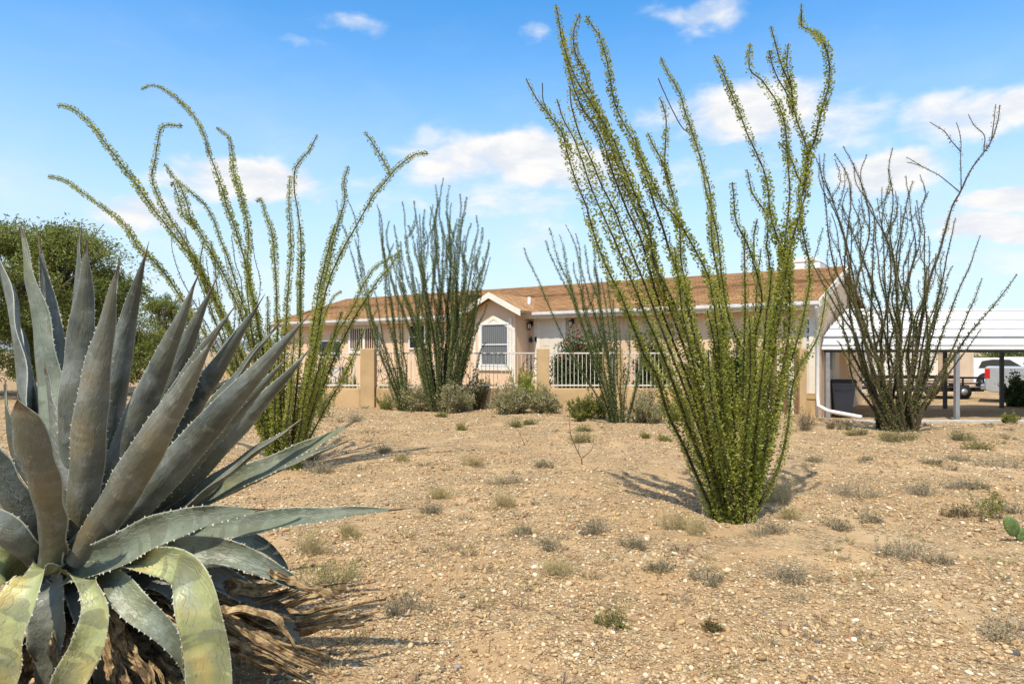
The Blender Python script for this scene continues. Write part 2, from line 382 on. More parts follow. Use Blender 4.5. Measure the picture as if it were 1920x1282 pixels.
# value noise for the relief
_tab = np.random.default_rng(3).random((256, 256))
def vn(x, y):
    xi = np.floor(x).astype(int); yi = np.floor(y).astype(int); fx = x-xi; fy = y-yi
    fx = fx*fx*(3-2*fx); fy = fy*fy*(3-2*fy)
    a = _tab[xi % 256, yi % 256]; b = _tab[(xi+1) % 256, yi % 256]; c = _tab[xi % 256, (yi+1) % 256]; d = _tab[(xi+1) % 256, (yi+1) % 256]
    return (a*(1-fx)+b*fx)*(1-fy)+(c*(1-fx)+d*fx)*fy-.5
def ss(t): t = np.clip(t, 0, 1); return t*t*(3-2*t)
def G(x, y):
    x = np.asarray(x, float); y = np.asarray(y, float); r = np.hypot(x, y)
    z = -.34*ss((x-6.5)/3.0)*ss((y-13)/5.0)
    fade = 1-ss((r-40)/60)
    z = z+(.10*vn(x*.35+9, y*.35)+.045*vn(x*1.3, y*1.3+5)+.022*vn(x*4.1, y*4.1)+.010*vn(x*11, y*11))*fade
    z = z + .0*r
    return z
def Gf(x, y): return float(G(x, y))
def at(px, py, Y): return np.array(((px-CX)/F*Y, Y, CH+(HZ-py)/F*Y))
def ground_at(px, py):
    """where the sight line of a photo pixel meets the ground"""
    Y = .5
    while Y < 400:
        p = at(px, py, Y)
        if p[2] <= Gf(p[0], p[1]): break
        Y += .02 if Y < 12 else .05
    p = at(px, py, Y); p[2] = Gf(p[0], p[1]); return p

# ---------------------------------------------------------------- ground and mountains
def axis(lo, hi, step, far, grow=1.25):
    a = list(np.arange(lo, hi, step)); s = step
    while a[-1] < far: s *= grow; a.append(a[-1]+s)
    s = step; b = []
    x = lo
    while x > -far: s *= grow; x -= s; b.append(x)
    return np.array(b[::-1]+a)
xs = axis(-8, 13, .075, 6000); ys = axis(1.0, 22, .075, 6000)
XX, YY = np.meshgrid(xs, ys); ZZ = G(XX, YY)
nx, ny = len(xs), len(ys)
I = (np.arange(ny-1)[:, None]*nx+np.arange(nx-1)[None]).ravel()
go = fastmesh('ground', np.stack([XX.ravel(), YY.ravel(), ZZ.ravel()], 1), np.stack([I, I+1, I+nx+1, I+nx], 1), ['desert_ground'], smooth=True)
tag(go, kind='structure')
def mountains():
    n = 240; V = []; Fc = []
    for j, (dist, k) in enumerate(((3800, 0), (4300, .55), (5000, 1), (5900, .3), (6800, 0))):
        for i in range(n+1):
            a = R(-100+200*i/n); x = dist*math.sin(a); y = dist*math.cos(a)
            h = 175+150*float(vn(np.array(a*3.2+7), np.array(2.5)))+70*float(vn(np.array(a*11), np.array(6.2)))+30*float(vn(np.array(a*37), np.array(1.7+j*.2)))
            g2 = math.exp(-((math.degrees(a)-35)/4)**2)
            V.append((x, y, -20+k*(h*.72+62*g2)*dist/5000))
    for j in range(4):
        for i in range(n):
            q = j*(n+1)+i; Fc.append((q, q+1, q+n+2, q+n+1))
    o = fastmesh('mountains', V, Fc, ['mountain'], smooth=True); tag(o, kind='structure')
mountains()

# ---------------------------------------------------------------- gravel
def ico():
    t = (1+5**.5)/2
    v = np.array([(-1, t, 0), (1, t, 0), (-1, -t, 0), (1, -t, 0), (0, -1, t), (0, 1, t), (0, -1, -t), (0, 1, -t), (t, 0, -1), (t, 0, 1), (-t, 0, -1), (-t, 0, 1)], float)
    f = np.array([(0, 11, 5), (0, 5, 1), (0, 1, 7), (0, 7, 10), (0, 10, 11), (1, 5, 9), (5, 11, 4), (11, 10, 2), (10, 7, 6), (7, 1, 8), (3, 9, 4), (3, 4, 2), (3, 2, 6), (3, 6, 8), (3, 8, 9), (4, 9, 5), (2, 4, 11), (6, 2, 10), (8, 6, 7), (9, 8, 1)])
    return v/np.linalg.norm(v[0]), f
PAL = np.array([(.43, .29, .14), (.53, .38, .20), (.35, .22, .105), (.64, .51, .32), (.76, .67, .50), (.49, .33, .16), (.27, .165, .08), (.38, .19, .075), (.58, .45, .26), (.13, .105, .085)])
PW = np.array([.18, .19, .15, .12, .025, .14, .10, .02, .07, .008]); PW = PW/PW.sum()
def stones(name, x, y, s, flat=(.4, .8), sink=.0, pal=None):
    n = len(x); iv, ifc = ico()
    V = iv[None]*(1+.35*(rng.random((n, 12, 1))-.5))*1.0
    sc = np.stack([s*rng.uniform(.8, 1.5, n), s*rng.uniform(.6, 1.1, n), s*rng.uniform(flat[0], flat[1], n)], 1)
    V = V*sc[:, None, :]
    a = rng.uniform(0, 2*math.pi, n); ca, sa = np.cos(a)[:, None], np.sin(a)[:, None]
    tl = rng.normal(0, .25, (n, 1)); z2 = V[..., 2]+V[..., 0]*tl
    X = V[..., 0]*ca-V[..., 1]*sa+x[:, None]; Y = V[..., 0]*sa+V[..., 1]*ca+y[:, None]
    Z = z2+(G(x, y)+sc[:, 2]*(1-2*sink)*.5)[:, None]
    P = np.stack([X, Y, Z], 2).reshape(-1, 3)
    Fc = (ifc[None]+(np.arange(n)*12)[:, None, None]).reshape(-1, 3)
    c = PAL[rng.choice(len(PAL), n, p=PW)] if pal is None else np.tile(pal, (n, 1))
    c = c*rng.uniform(.8, 1.15, (n, 1)); c = np.concatenate([c, np.ones((n, 1))], 1)
    return fastmesh(name, P, Fc, ['stone'], col=np.repeat(c, 12, 0), smooth=False)
def gravel():
    n = 230000
    r = 2.2*(22/2.2)**rng.random(n); th = rng.uniform(-R(58), R(58), n)
    x = r*np.sin(th); y = r*np.cos(th)
    s = .0044*np.exp(rng.normal(0, .58, n))*(.75+.11*r)
    keep = (1.25*vn(x*.75, y*.75+20)+.55*vn(x*3, y*3)+rng.normal(0, .16, n) > -.36) & (s < .026)
    keep &= ~((y > 18.2) & (x < 8.5))
    return stones('gravel', x[keep], y[keep], s[keep])
tag(gravel(), 'loose tan and white gravel scattered over the sandy yard', 'gravel', kind='stuff')

# ---------------------------------------------------------------- leaves on canes
def catmull(P, step):
    P = np.array(P, float)
    Q = np.vstack([2*P[0]-P[1], P, 2*P[-1]-P[-2]]); out = []
    for i in range(1, len(Q)-2):
        L = np.linalg.norm(Q[i+1]-Q[i]); k = max(2, int(L/step)); t = np.linspace(0, 1, k, endpoint=False)[:, None]
        p0, p1, p2, p3 = Q[i-1], Q[i], Q[i+1], Q[i+2]
        out.append(.5*((2*p1)+(-p0+p2)*t+(2*p0-5*p1+4*p2-p3)*t**2+(-p0+3*p1-3*p2+p3)*t**3))
    out.append(Q[-2][None]); return np.vstack(out)
def tubes(P, r0, r1, n=6, pw=1.0):
    k = len(P); T = nrm(np.gradient(P, axis=0)); ref = np.array((.31, .2, .93)); ref = nrm(ref)
    A = nrm(np.cross(T, ref)); bad = np.linalg.norm(np.cross(T, ref), axis=1) < .05
    A[bad] = nrm(np.cross(T[bad], np.array((1., 0, 0)))); B = np.cross(T, A)
    s = np.linspace(0, 1, k)**pw; r = (r0*(1-s)+r1*s)[:, None, None]
    a = 2*math.pi*np.arange(n)/n
    V = P[:, None]+r*(np.cos(a)[None, :, None]*A[:, None]+np.sin(a)[None, :, None]*B[:, None])
    i = np.arange(k-1)[:, None]; j = np.arange(n)[None]; j2 = (j+1) % n
    Fc = np.stack([i*n+j, i*n+j2, (i+1)*n+j2, (i+1)*n+j], -1).reshape(-1, 4)
    return V.reshape(-1, 3), Fc
def leafquads(p, d, L, wr=.42):
    """diamond leaves, base p, direction d, length L"""
    n = len(p); q = nrm(rng.normal(size=(n, 3))); s = nrm(np.cross(d, q)); L = L[:, None]
    up = np.cross(d, s)*L*.12
    V = np.stack([p, p+d*L*.55+s*L*wr+up, p+d*L, p+d*L*.55-s*L*wr+up], 1).reshape(-1, 3)
    return V, (np.arange(n)*4)[:, None]+np.arange(4)[None]
def cane(parent, org, path, r0=.018, r1=.006, per_m=300, L=.026, reach=.03, bark='ocotillo_bark', leaf='ocotillo_leaf', bare=.0, name='cane', thin=0, tip_bare=True):
    P = catmull(path, .05)
    P = P+np.cumsum(rng.normal(0, .0026, P.shape), 0)*np.linspace(0, 1, len(P))[:, None]
    V, Fc = tubes(P, r0, r1)
    seg = np.linalg.norm(np.diff(P, axis=0), axis=1); Lt = seg.sum(); n = int(per_m*Lt)
    t = rng.random(n); t = t[t > bare]
    t = np.round(t*Lt/.032)*.032/Lt+rng.normal(0, .010/Lt, len(t)); t = np.clip(t, 0, .995)
    if thin: t = t[rng.random(len(t)) > thin*t]
    cs = np.concatenate([[0], np.cumsum(seg)])/Lt
    p = np.stack([np.interp(t, cs, P[:, i]) for i in range(3)], 1); T = nrm(np.gradient(P, axis=0)); tt = np.stack([np.interp(t, cs, T[:, i]) for i in range(3)], 1)
    q = nrm(rng.normal(size=p.shape)); rad = nrm(q-tt*np.sum(q*tt, 1, keepdims=True))
    loc = (.72+.55*(vn(t*Lt*1.3+org[0]*7+Lt*31, t*0+3.3)+.5))*(1-.45*t**5)
    gap = (vn(t*Lt*2.6+Lt*17, t*0+9.1) > -.36) | (rng.random(len(t)) < .45)
    t, p, tt, q, rad, loc = t[gap], p[gap], tt[gap], q[gap], rad[gap], loc[gap]
    d = nrm(rad+tt*rng.uniform(-.1, .75, (len(p), 1))+rng.normal(0, .25, p.shape))
    off = rad*(rng.random((len(p), 1))**.8)*(reach-.4*L)*loc[:, None]
    LV, LF = leafquads(p+off, d, L*rng.uniform(.6, 1.25, len(p))*loc)
    V = np.vstack([V, LV]); k = len(Fc); Fc2 = np.vstack([Fc, LF+len(V)-len(LV)])
    # fine thorns
    mi = np.concatenate([np.zeros(k), np.ones(len(LF))])
    sm = np.concatenate([np.ones(k), np.zeros(len(LF))]).astype(bool)
    return fastmesh(name, V, Fc2, [bark, leaf], mi, sm, parent, origin=org)

def ocotillo(label, base_px, paths, lean=.6, spread=.16, group=None, extra=0, **kw):
    """paths: photo polylines tip first; each cane gets its own depth"""
    b = ground_at(*base_px); t = thing('ocotillo', label, 'ocotillo', tuple(b), group=group)
    Y0 = b[1]; n = 0; built = []
    paths = [q for q in paths if not (isinstance(q, dict) and q.get('join'))]+[q for q in paths if isinstance(q, dict) and q.get('join')]
    st = max(1, len(paths))
    for k, pa in enumerate(paths):
        opt = dict(kw); join = False
        if isinstance(pa, dict): opt.update({a: c for a, c in pa.items() if a not in ('p', 'join', 'dy')}); join = pa.get('join', False); dy = pa.get('dy', None); pa = pa['p']
        else: dy = None
        if dy is None: dy = random.uniform(-lean, lean)
        pts = [tuple(q) for q in pa][::-1]
        ytop = min(q[1] for q in pts); yb = base_px[1]
        W3 = []
        for (x, y) in pts:
            h = max(0, (yb-y)/(yb-ytop+1e-6)) if not join else max(0, (yb-y)/700)
            if join:
                if not W3:
                    jx, jy = pts[0]; best = min(((math.hypot(CX+F*q[0]/q[1]-jx, HZ-F*(q[2]-CH)/q[1]-jy), q[1], i_, k_) for k_, C_ in enumerate(built) for i_, q in enumerate(C_)), key=lambda z_: z_[0])
                    yj = best[1]; W3.append(built[best[3]][best[2]].copy())
                else: W3.append(at(x, y, yj+random.uniform(-.02, .02)*len(W3)))
            else: W3.append(at(x, y, Y0+dy*h**1.1+spread*math.sin(k*2.4)*.6))
        if not join:
            bx = b[0]+(pts[0][0]-base_px[0])/F*Y0*.9; by = Y0+spread*math.sin(k*2.4)*.6
            root = np.array((bx, by, Gf(bx, by)-.04))
            if pts[0][1] < base_px[1]-25: W3 = [root]+W3
            else: W3[0] = root
        built.append(catmull(W3, .03))
        if join: opt['per_m'] = opt.get('per_m', 300)*.7; opt['reach'] = opt.get('reach', .03)*.85; opt['L'] = opt.get('L', .026)*.9; opt['r0'] = min(.010, opt.get('r0', .01))
        cane(t, b, W3, **opt); n += 1
    return t

def to_base(p, bx, by, via=None):
    q = list(p)
    if via: q += via
    return q+[(bx, by)]

# main ocotillo -------------------------------------------------------------
A = [
 [(1042,8),(1049,51),(1063,105),(1085,156),(1115,205),(1145,254),(1168,312),(1192,370),(1215,429),(1225,492),(1250,542),(1272,592),(1297,655),(1320,717),(1342,790),(1352,880),(1362,970)],
 dict(p=[(1086,21),(1075,51),(1077,86),(1094,129),(1106,164),(1125,211),(1141,254),(1158,304),(1180,365),(1205,425),(1228,480),(1240,530),(1262,592),(1285,655),(1305,720),(1325,790),(1345,890),(1356,970)], leaf='ocotillo_leaf_yellow'),
 [(1088,24),(1105,50),(1118,74),(1133,129),(1145,187),(1161,226),(1184,269),(1200,312),(1219,371),(1239,429),(1258,487),(1282,555),(1295,610),(1307,655),(1330,705),(1350,767),(1360,860),(1370,965)],
 [(989,150),(1008,187),(1032,218),(1055,250),(1067,292),(1083,343),(1102,390),(1118,449),(1142,510),(1166,558),(1187,613),(1207,665),(1231,706),(1252,775),(1283,838),(1308,897),(1329,942),(1346,972)],
 dict(p=[(1046,187),(1059,230),(1079,265),(1094,304),(1110,351),(1129,398),(1153,449),(1168,487),(1190,540),(1215,600),(1240,660),(1262,720),(1290,800),(1318,870),(1338,930),(1352,970)], thin=.5),
 dict(p=[(1060,152),(1063,187),(1079,242),(1098,285),(1114,324),(1137,370),(1161,421),(1184,476),(1210,540),(1235,600),(1258,660),(1285,730),(1310,800),(1335,880),(1356,965)], thin=.6),
 dict(p=[(1053,60),(1068,140),(1090,200),(1118,240),(1136,280),(1150,330),(1172,390),(1200,450),(1222,520),(1240,580),(1262,640),(1285,700),(1312,780),(1335,880),(1352,968)], leaf='ocotillo_leaf_yellow'),
 [(1196,250),(1204,281),(1223,324),(1246,371),(1270,402),(1293,441),(1317,487),(1342,542),(1352,580),(1360,655),(1362,730),(1367,830),(1376,960)],
 [(1211,252),(1227,285),(1242,312),(1254,351),(1262,386),(1272,429),(1276,487),(1285,540),(1300,620),(1322,700),(1340,780),(1355,870),(1366,965)],
 [(1244,113),(1258,144),(1278,179),(1293,226),(1305,265),(1317,308),(1330,351),(1334,390),(1334,437),(1340,487),(1350,540),(1357,600),(1362,680),(1370,780),(1376,870),(1382,965)],
 dict(p=[(1318,300),(1325,350),(1338,390),(1350,440),(1356,490),(1365,560),(1378,617),(1395,655),(1407,692),(1414,740),(1408,830),(1395,965)]),
 [(1330,103),(1348,133),(1363,168),(1379,207),(1395,250),(1414,289),(1430,328),(1437,363),(1441,402),(1453,441),(1466,480),(1470,522),(1462,562),(1450,605),(1440,642),(1430,690),(1420,760),(1408,860),(1396,965)],
 dict(p=[(1406,70),(1404,121),(1426,144),(1449,179),(1465,211),(1473,254),(1476,304),(1480,351),(1478,394),(1473,437),(1470,490),(1462,545),(1452,600),(1440,660),(1432,730),(1420,830),(1402,965)]),
 [(1437,90),(1445,125),(1465,164),(1480,195),(1492,230),(1506,265),(1512,304),(1508,343),(1504,374),(1496,406),(1484,449),(1476,500),(1480,560),(1478,620),(1468,690),(1450,780),(1425,880),(1406,966)],
 dict(p=[(1500,8),(1501,31),(1502,51),(1523,62),(1543,82),(1553,113),(1553,156),(1543,195),(1535,230),(1527,265),(1515,293),(1510,332),(1506,370)], join=True, dy=-.1),
 dict(p=[(1447,55),(1457,94),(1469,133),(1484,168),(1496,207)], join=True, dy=-.1),
 dict(p=[(1480,86),(1476,125),(1484,160),(1492,200)], join=True, dy=-.1),
 dict(p=[(1463,267),(1484,296),(1496,332),(1506,350)], join=True, dy=-.1, r0=.008),
 dict(p=[(1379,339),(1381,382),(1387,421),(1406,460),(1416,495),(1422,512),(1430,550),(1430,580),(1422,617),(1417,655),(1418,705),(1412,790),(1402,880),(1390,966)]),
 dict(p=[(1420,410),(1414,441),(1418,490)], join=True, dy=.0, r0=.008),
 dict(p=[(1400,320),(1410,363),(1430,390),(1438,410)], join=True, dy=.0, r0=.008),
 dict(p=[(1440,380),(1438,430),(1440,480),(1445,517),(1445,555),(1442,610),(1440,680),(1432,760),(1416,860),(1400,966)]),
 dict(p=[(1512,351),(1515,410),(1519,449),(1525,491),(1525,530),(1517,567),(1510,600),(1500,635),(1487,675),(1472,710),(1460,765),(1440,850),(1412,962)]),
 dict(p=[(1550,540),(1547,572),(1542,605),(1532,640),(1517,665),(1500,692),(1487,730),(1480,790),(1468,850),(1452,895),(1430,935),(1408,966)]),
 dict(p=[(1237,183),(1250,218),(1248,265),(1246,312),(1252,345)], join=True, dy=.1, r0=.008),
 dict(p=[(1231,150),(1258,203),(1281,242),(1296,255)], join=True, dy=.1, r0=.005, per_m=60),
 dict(p=[(1018,156),(1019,190),(1030,220)], join=True, dy=0, r0=.005, per_m=80),
]
for k in range(15):      # shorter inner canes that fill the clump
    tx = random.uniform(1215, 1490); ty = random.uniform(430, 700) - (0 if tx < 1400 else 0)
    bx = 1350+(tx-1215)/275*60
    A.append([(tx, ty), (tx*.75+bx*.25+random.uniform(-6, 6), ty*.72+966*.28), (tx*.45+bx*.55, ty*.42+966*.58), (tx*.18+bx*.82, 900), (bx, 966)])
ocotillo('tall leafy green ocotillo nearest the camera, its canes reaching the top of the picture', (1372, 975), A, lean=.75, spread=.22,
         r0=.015, r1=.005, per_m=1300, L=.022, reach=.052)

# left ocotillo ---------------------------------------------------------------
B = [
 [(100,200),(124,204),(148,222),(172,246),(196,278),(224,310),(252,346),(280,387),(309,423),(337,459),(365,495),(392,548),(420,600),(448,650),(470,720),(498,800),(518,868)],
 [(90,332),(120,338),(152,359),(184,383),(216,407),(240,431),(260,463),(289,491),(313,519),(340,560),(380,620),(425,690),(465,760),(495,815),(512,868)],
 [(347,236),(330,236),(317,235),(307,242),(300,270),(296,298),(290,330),(298,362),(312,395),(333,427),(353,463),(373,499),(400,555),(432,620),(462,690),(490,770),(520,868)],
 [(272,172),(296,164),(328,180),(353,202),(373,226),(389,258),(397,290),(409,322),(421,358),(429,391),(441,423),(453,463),(463,503),(470,545),(484,594),(492,640),(503,720),(520,800),(532,868)],
 [(407,240),(429,258),(435,290),(437,322),(449,354),(457,387),(465,419),(467,455),(465,495),(476,560),(488,640),(508,730),(524,800),(534,870)],
 [(309,302),(325,326),(341,346),(353,375),(361,407),(381,439),(400,475),(416,505),(433,540),(449,580),(462,625),(482,700),(505,790),(526,870)],
 dict(p=[(321,350),(325,342),(337,379),(345,407),(362,430)], join=True, dy=.1, r0=.008),
 dict(p=[(333,334),(361,359),(385,383),(401,411),(413,447),(425,479),(436,511),(452,560),(472,620),(492,700),(515,790),(530,870)]),
 [(481,379),(489,371),(497,399),(509,431),(514,480),(517,536),(518,595),(520,660),(524,740),(530,810),(540,872)],
 [(541,330),(539,391),(541,431),(543,471),(540,530),(537,595),(534,653),(532,730),(534,800),(540,872)],
 [(597,248),(581,278),(561,302),(553,322),(553,359),(561,399),(565,439),(565,479),(563,530),(563,600),(562,660),(556,730),(550,800),(546,872)],
 [(802,288),(778,288),(758,302),(738,318),(718,342),(698,367),(681,395),(665,423),(645,458),(629,491),(617,520),(604,567),(597,614),(585,680),(572,740),(562,810),(553,870)],
 dict(p=[(685,246),(706,278),(726,322)], join=True, dy=0, r0=.008),
 [(653,312),(645,346),(647,375),(641,399),(632,430),(625,455),(616,500),(605,550),(596,610),(585,670),(572,740),(560,810),(550,870)],
 [(755,465),(730,483),(703,500),(680,536),(658,583),(634,620),(610,665),(590,715),(575,770),(560,868)],
 [(745,478),(722,510),(700,535),(668,587),(645,632),(624,680),(602,735),(582,790),(560,870)],
 [(627,420),(619,450),(608,497),(597,548),(586,614),(580,680),(570,740),(560,800),(548,870)],
 [(684,614),(663,669),(643,711),(615,760),(590,805),(560,872)],
 [(640,545),(622,560),(606,600),(594,650),(582,710),(566,780),(552,870)],
 dict(p=[(396,450),(404,500),(412,560),(432,640),(462,730),(492,800),(510,866)], thin=.4),
 dict(p=[(384,455),(378,500),(392,560),(420,650),(458,740),(495,820),(512,866)], thin=.4),
]
for (x, y) in ((318, 432), (345, 425), (433, 438), (420, 462), (470, 440), (375, 560), (384, 478), (366, 590)):
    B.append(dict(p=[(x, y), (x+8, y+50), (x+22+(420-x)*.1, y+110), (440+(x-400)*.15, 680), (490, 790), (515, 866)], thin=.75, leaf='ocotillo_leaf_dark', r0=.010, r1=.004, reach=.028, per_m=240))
for k in range(12):
    tx = random.uniform(455, 650); ty = random.uniform(520, 690); bx = 505+(tx-455)/195*55
    B.append([(tx, ty), (tx*.65+bx*.35+random.uniform(-5, 5), ty*.62+866*.38), (tx*.3+bx*.7, ty*.3+866*.7), (bx, 868)])
ocotillo('leafy ocotillo right behind the big agave, with canes arching far left and right', (533, 876), B, lean=.8, spread=.3,
         r0=.015, r1=.006, per_m=1150, L=.024, reach=.056)

# distant ocotillos -------------------------------------------------------------
def fan(tips, bx, by, w, curve=.28, fork=.3, wand=.035):
    """canes from a narrow base to each tip: own bend, own wander, some forked high up"""
    out = []
    for (x, y) in tips:
        b = bx+max(-w, min(w, (x-bx)*.22))+random.uniform(-w, w)*.3; dx = x-b; dy = by-y; cv = curve+random.uniform(-.32, .26); a1, a2 = random.uniform(-wand, wand)*dy, random.uniform(0, 6)
        f_ = lambda f: (b+dx*(f+cv*f*(1-f))+a1*math.sin(a2+f*7)*f*(1.15-f)*2+(random.uniform(-.18, .18)*wand*dy), by-dy*f)
        pts = [(x, y)]+[f_(f) for f in (.92, .82, .7, .58, .45, .32, .18)]+[(b, by)]
        out.append(pts)
        if random.random() < fork:
            i = random.choice((2, 3)); q = pts[i]; sd = random.choice((-1, 1)); l = dy*random.uniform(.10, .2)
            out.append(dict(p=[(q[0]+sd*l*random.uniform(.12, .45), q[1]-l), (q[0]+sd*l*random.uniform(.15, .35), q[1]-l*.5), q], join=True, dy=0, r0=.007))
    return out
Ctips = [(832,336),(817,347),(857,361),(875,368),(894,404),(907,422),(918,453),(921,481),(776,376),(754,379),(728,411),(740,420),(796,392),(808,386),(866,402),(882,420),(720,471),(914,571),(903,542),
         (842,350),(848,380),(826,372),(786,400),(765,420),(750,450),(888,450),(900,470),(870,440),(856,420),(835,400),(815,420),(800,430),(780,450),(765,480),(905,500),(885,500),(750,520),(735,500),(840,440),(860,470),(820,460),(895,560),(900,600),(912,640),(780,520),(870,540)]
ocotillo('dense many-caned ocotillo in front of the yard wall, left of the gabled window', (828, 772), fan(Ctips, 830, 770, 15, .06, .4, .05), lean=1.1, spread=.3,
         r0=.014, r1=.005, per_m=540, L=.030, reach=.050, leaf='ocotillo_leaf_far')
Dt = [(631,372),(650,374),(706,386),(712,400),(667,446),(688,560),(742,514),(754,532),(697,542),(720,440),(735,560)]
ocotillo('thin ocotillo beside the left stucco pillar, between two bigger ocotillos', (768, 770), fan(Dt, 768, 768, 10, .15), lean=.8, spread=.2,
         r0=.014, r1=.005, per_m=400, L=.030, reach=.048, leaf='ocotillo_leaf_far')
Et = [(979,465),(1023,452),(1034,428),(1060,425),(1080,438),(1077,493),(1050,440),(1109,445),(1112,500),(1130,520),(1096,460),(1200,696),(1183,620),(1150,560),(1160,600),(1215,640),(1140,480),(1225,600)]
ocotillo('slender ocotillo in front of the white railing, just behind the nearest ocotillo', (1166, 792), fan(Et, 1166, 790, 16, .02), lean=.7, spread=.25,
         r0=.013, r1=.005, per_m=460, L=.027, reach=.046, leaf='ocotillo_leaf_far')
Fp = [
 dict(p=[(1876,195),(1870,233),(1856,269),(1835,296),(1817,322),(1802,355),(1785,387),(1773,426),(1761,473),(1746,515),(1736,560),(1725,620),(1715,690),(1702,760),(1696,800)], thin=.2, per_m=170, r0=.035, r1=.008, dy=0),
 dict(p=[(1867,195),(1862,239),(1858,265)], join=True, dy=0, r0=.01, per_m=130), dict(p=[(1813,214),(1826,236),(1845,254),(1844,285)], join=True, dy=0, r0=.012, per_m=130),
 dict(p=[(1793,232),(1801,257),(1801,299),(1802,328),(1803,356)], join=True, dy=0, r0=.014, per_m=130), dict(p=[(1742,230),(1770,247),(1785,266),(1799,285)], join=True, dy=0, r0=.010, per_m=130),
 dict(p=[(1702,303),(1725,310),(1758,327),(1779,343),(1800,360)], join=True, dy=0, r0=.010, per_m=130),
 dict(p=[(1700,295),(1712,302),(1727,312)], join=True, dy=0, r0=.006, per_m=80),
 [(1913,515),(1870,570),(1825,620),(1788,670),(1750,730),(1706,798)], [(1841,521),(1822,570),(1800,620),(1775,680),(1740,740),(1703,798)], [(1835,441),(1815,500),(1790,560),(1768,620),(1740,700),(1700,798)],
 [(1838,616),(1815,650),(1785,690),(1745,750),(1706,800)], [(1792,408),(1780,460),(1768,520),(1755,580),(1735,660),(1700,798)]]
Ft = [(1558,260),(1549,290),(1580,275),(1566,285),(1623,293),(1642,296),(1678,273),(1710,340),(1737,361),(1722,376),(1750,387),(1601,337),(1527,290),(1607,307),(1500,426),(1535,432),(1542,310),(1590,350),(1575,380),(1560,400),
      (1620,380),(1640,370),(1650,400),(1665,340),(1690,380),(1700,410),(1690,330),(1720,430),(1740,440),(1755,470),(1600,430),(1585,460),(1550,470),(1530,500),(1615,450),(1640,440),(1670,450),(1705,470),(1735,500),(1770,470),(1565,520),(1545,560),(1600,540),(1775,540),(1785,500),(1580,600),(1570,640)]
ocotillo('dark woody ocotillo in front of the carport with one long forked cane', (1682, 806), Fp+fan([q for i_, q in enumerate(Ft) if i_ % 5], 1684, 804, 24, -.05, 1.0, .085), lean=1.0, spread=.5,
         r0=.026, r1=.006, per_m=340, L=.028, reach=.044, leaf='ocotillo_leaf_dark', bark='ocotillo_bark_brown', thin=.35)

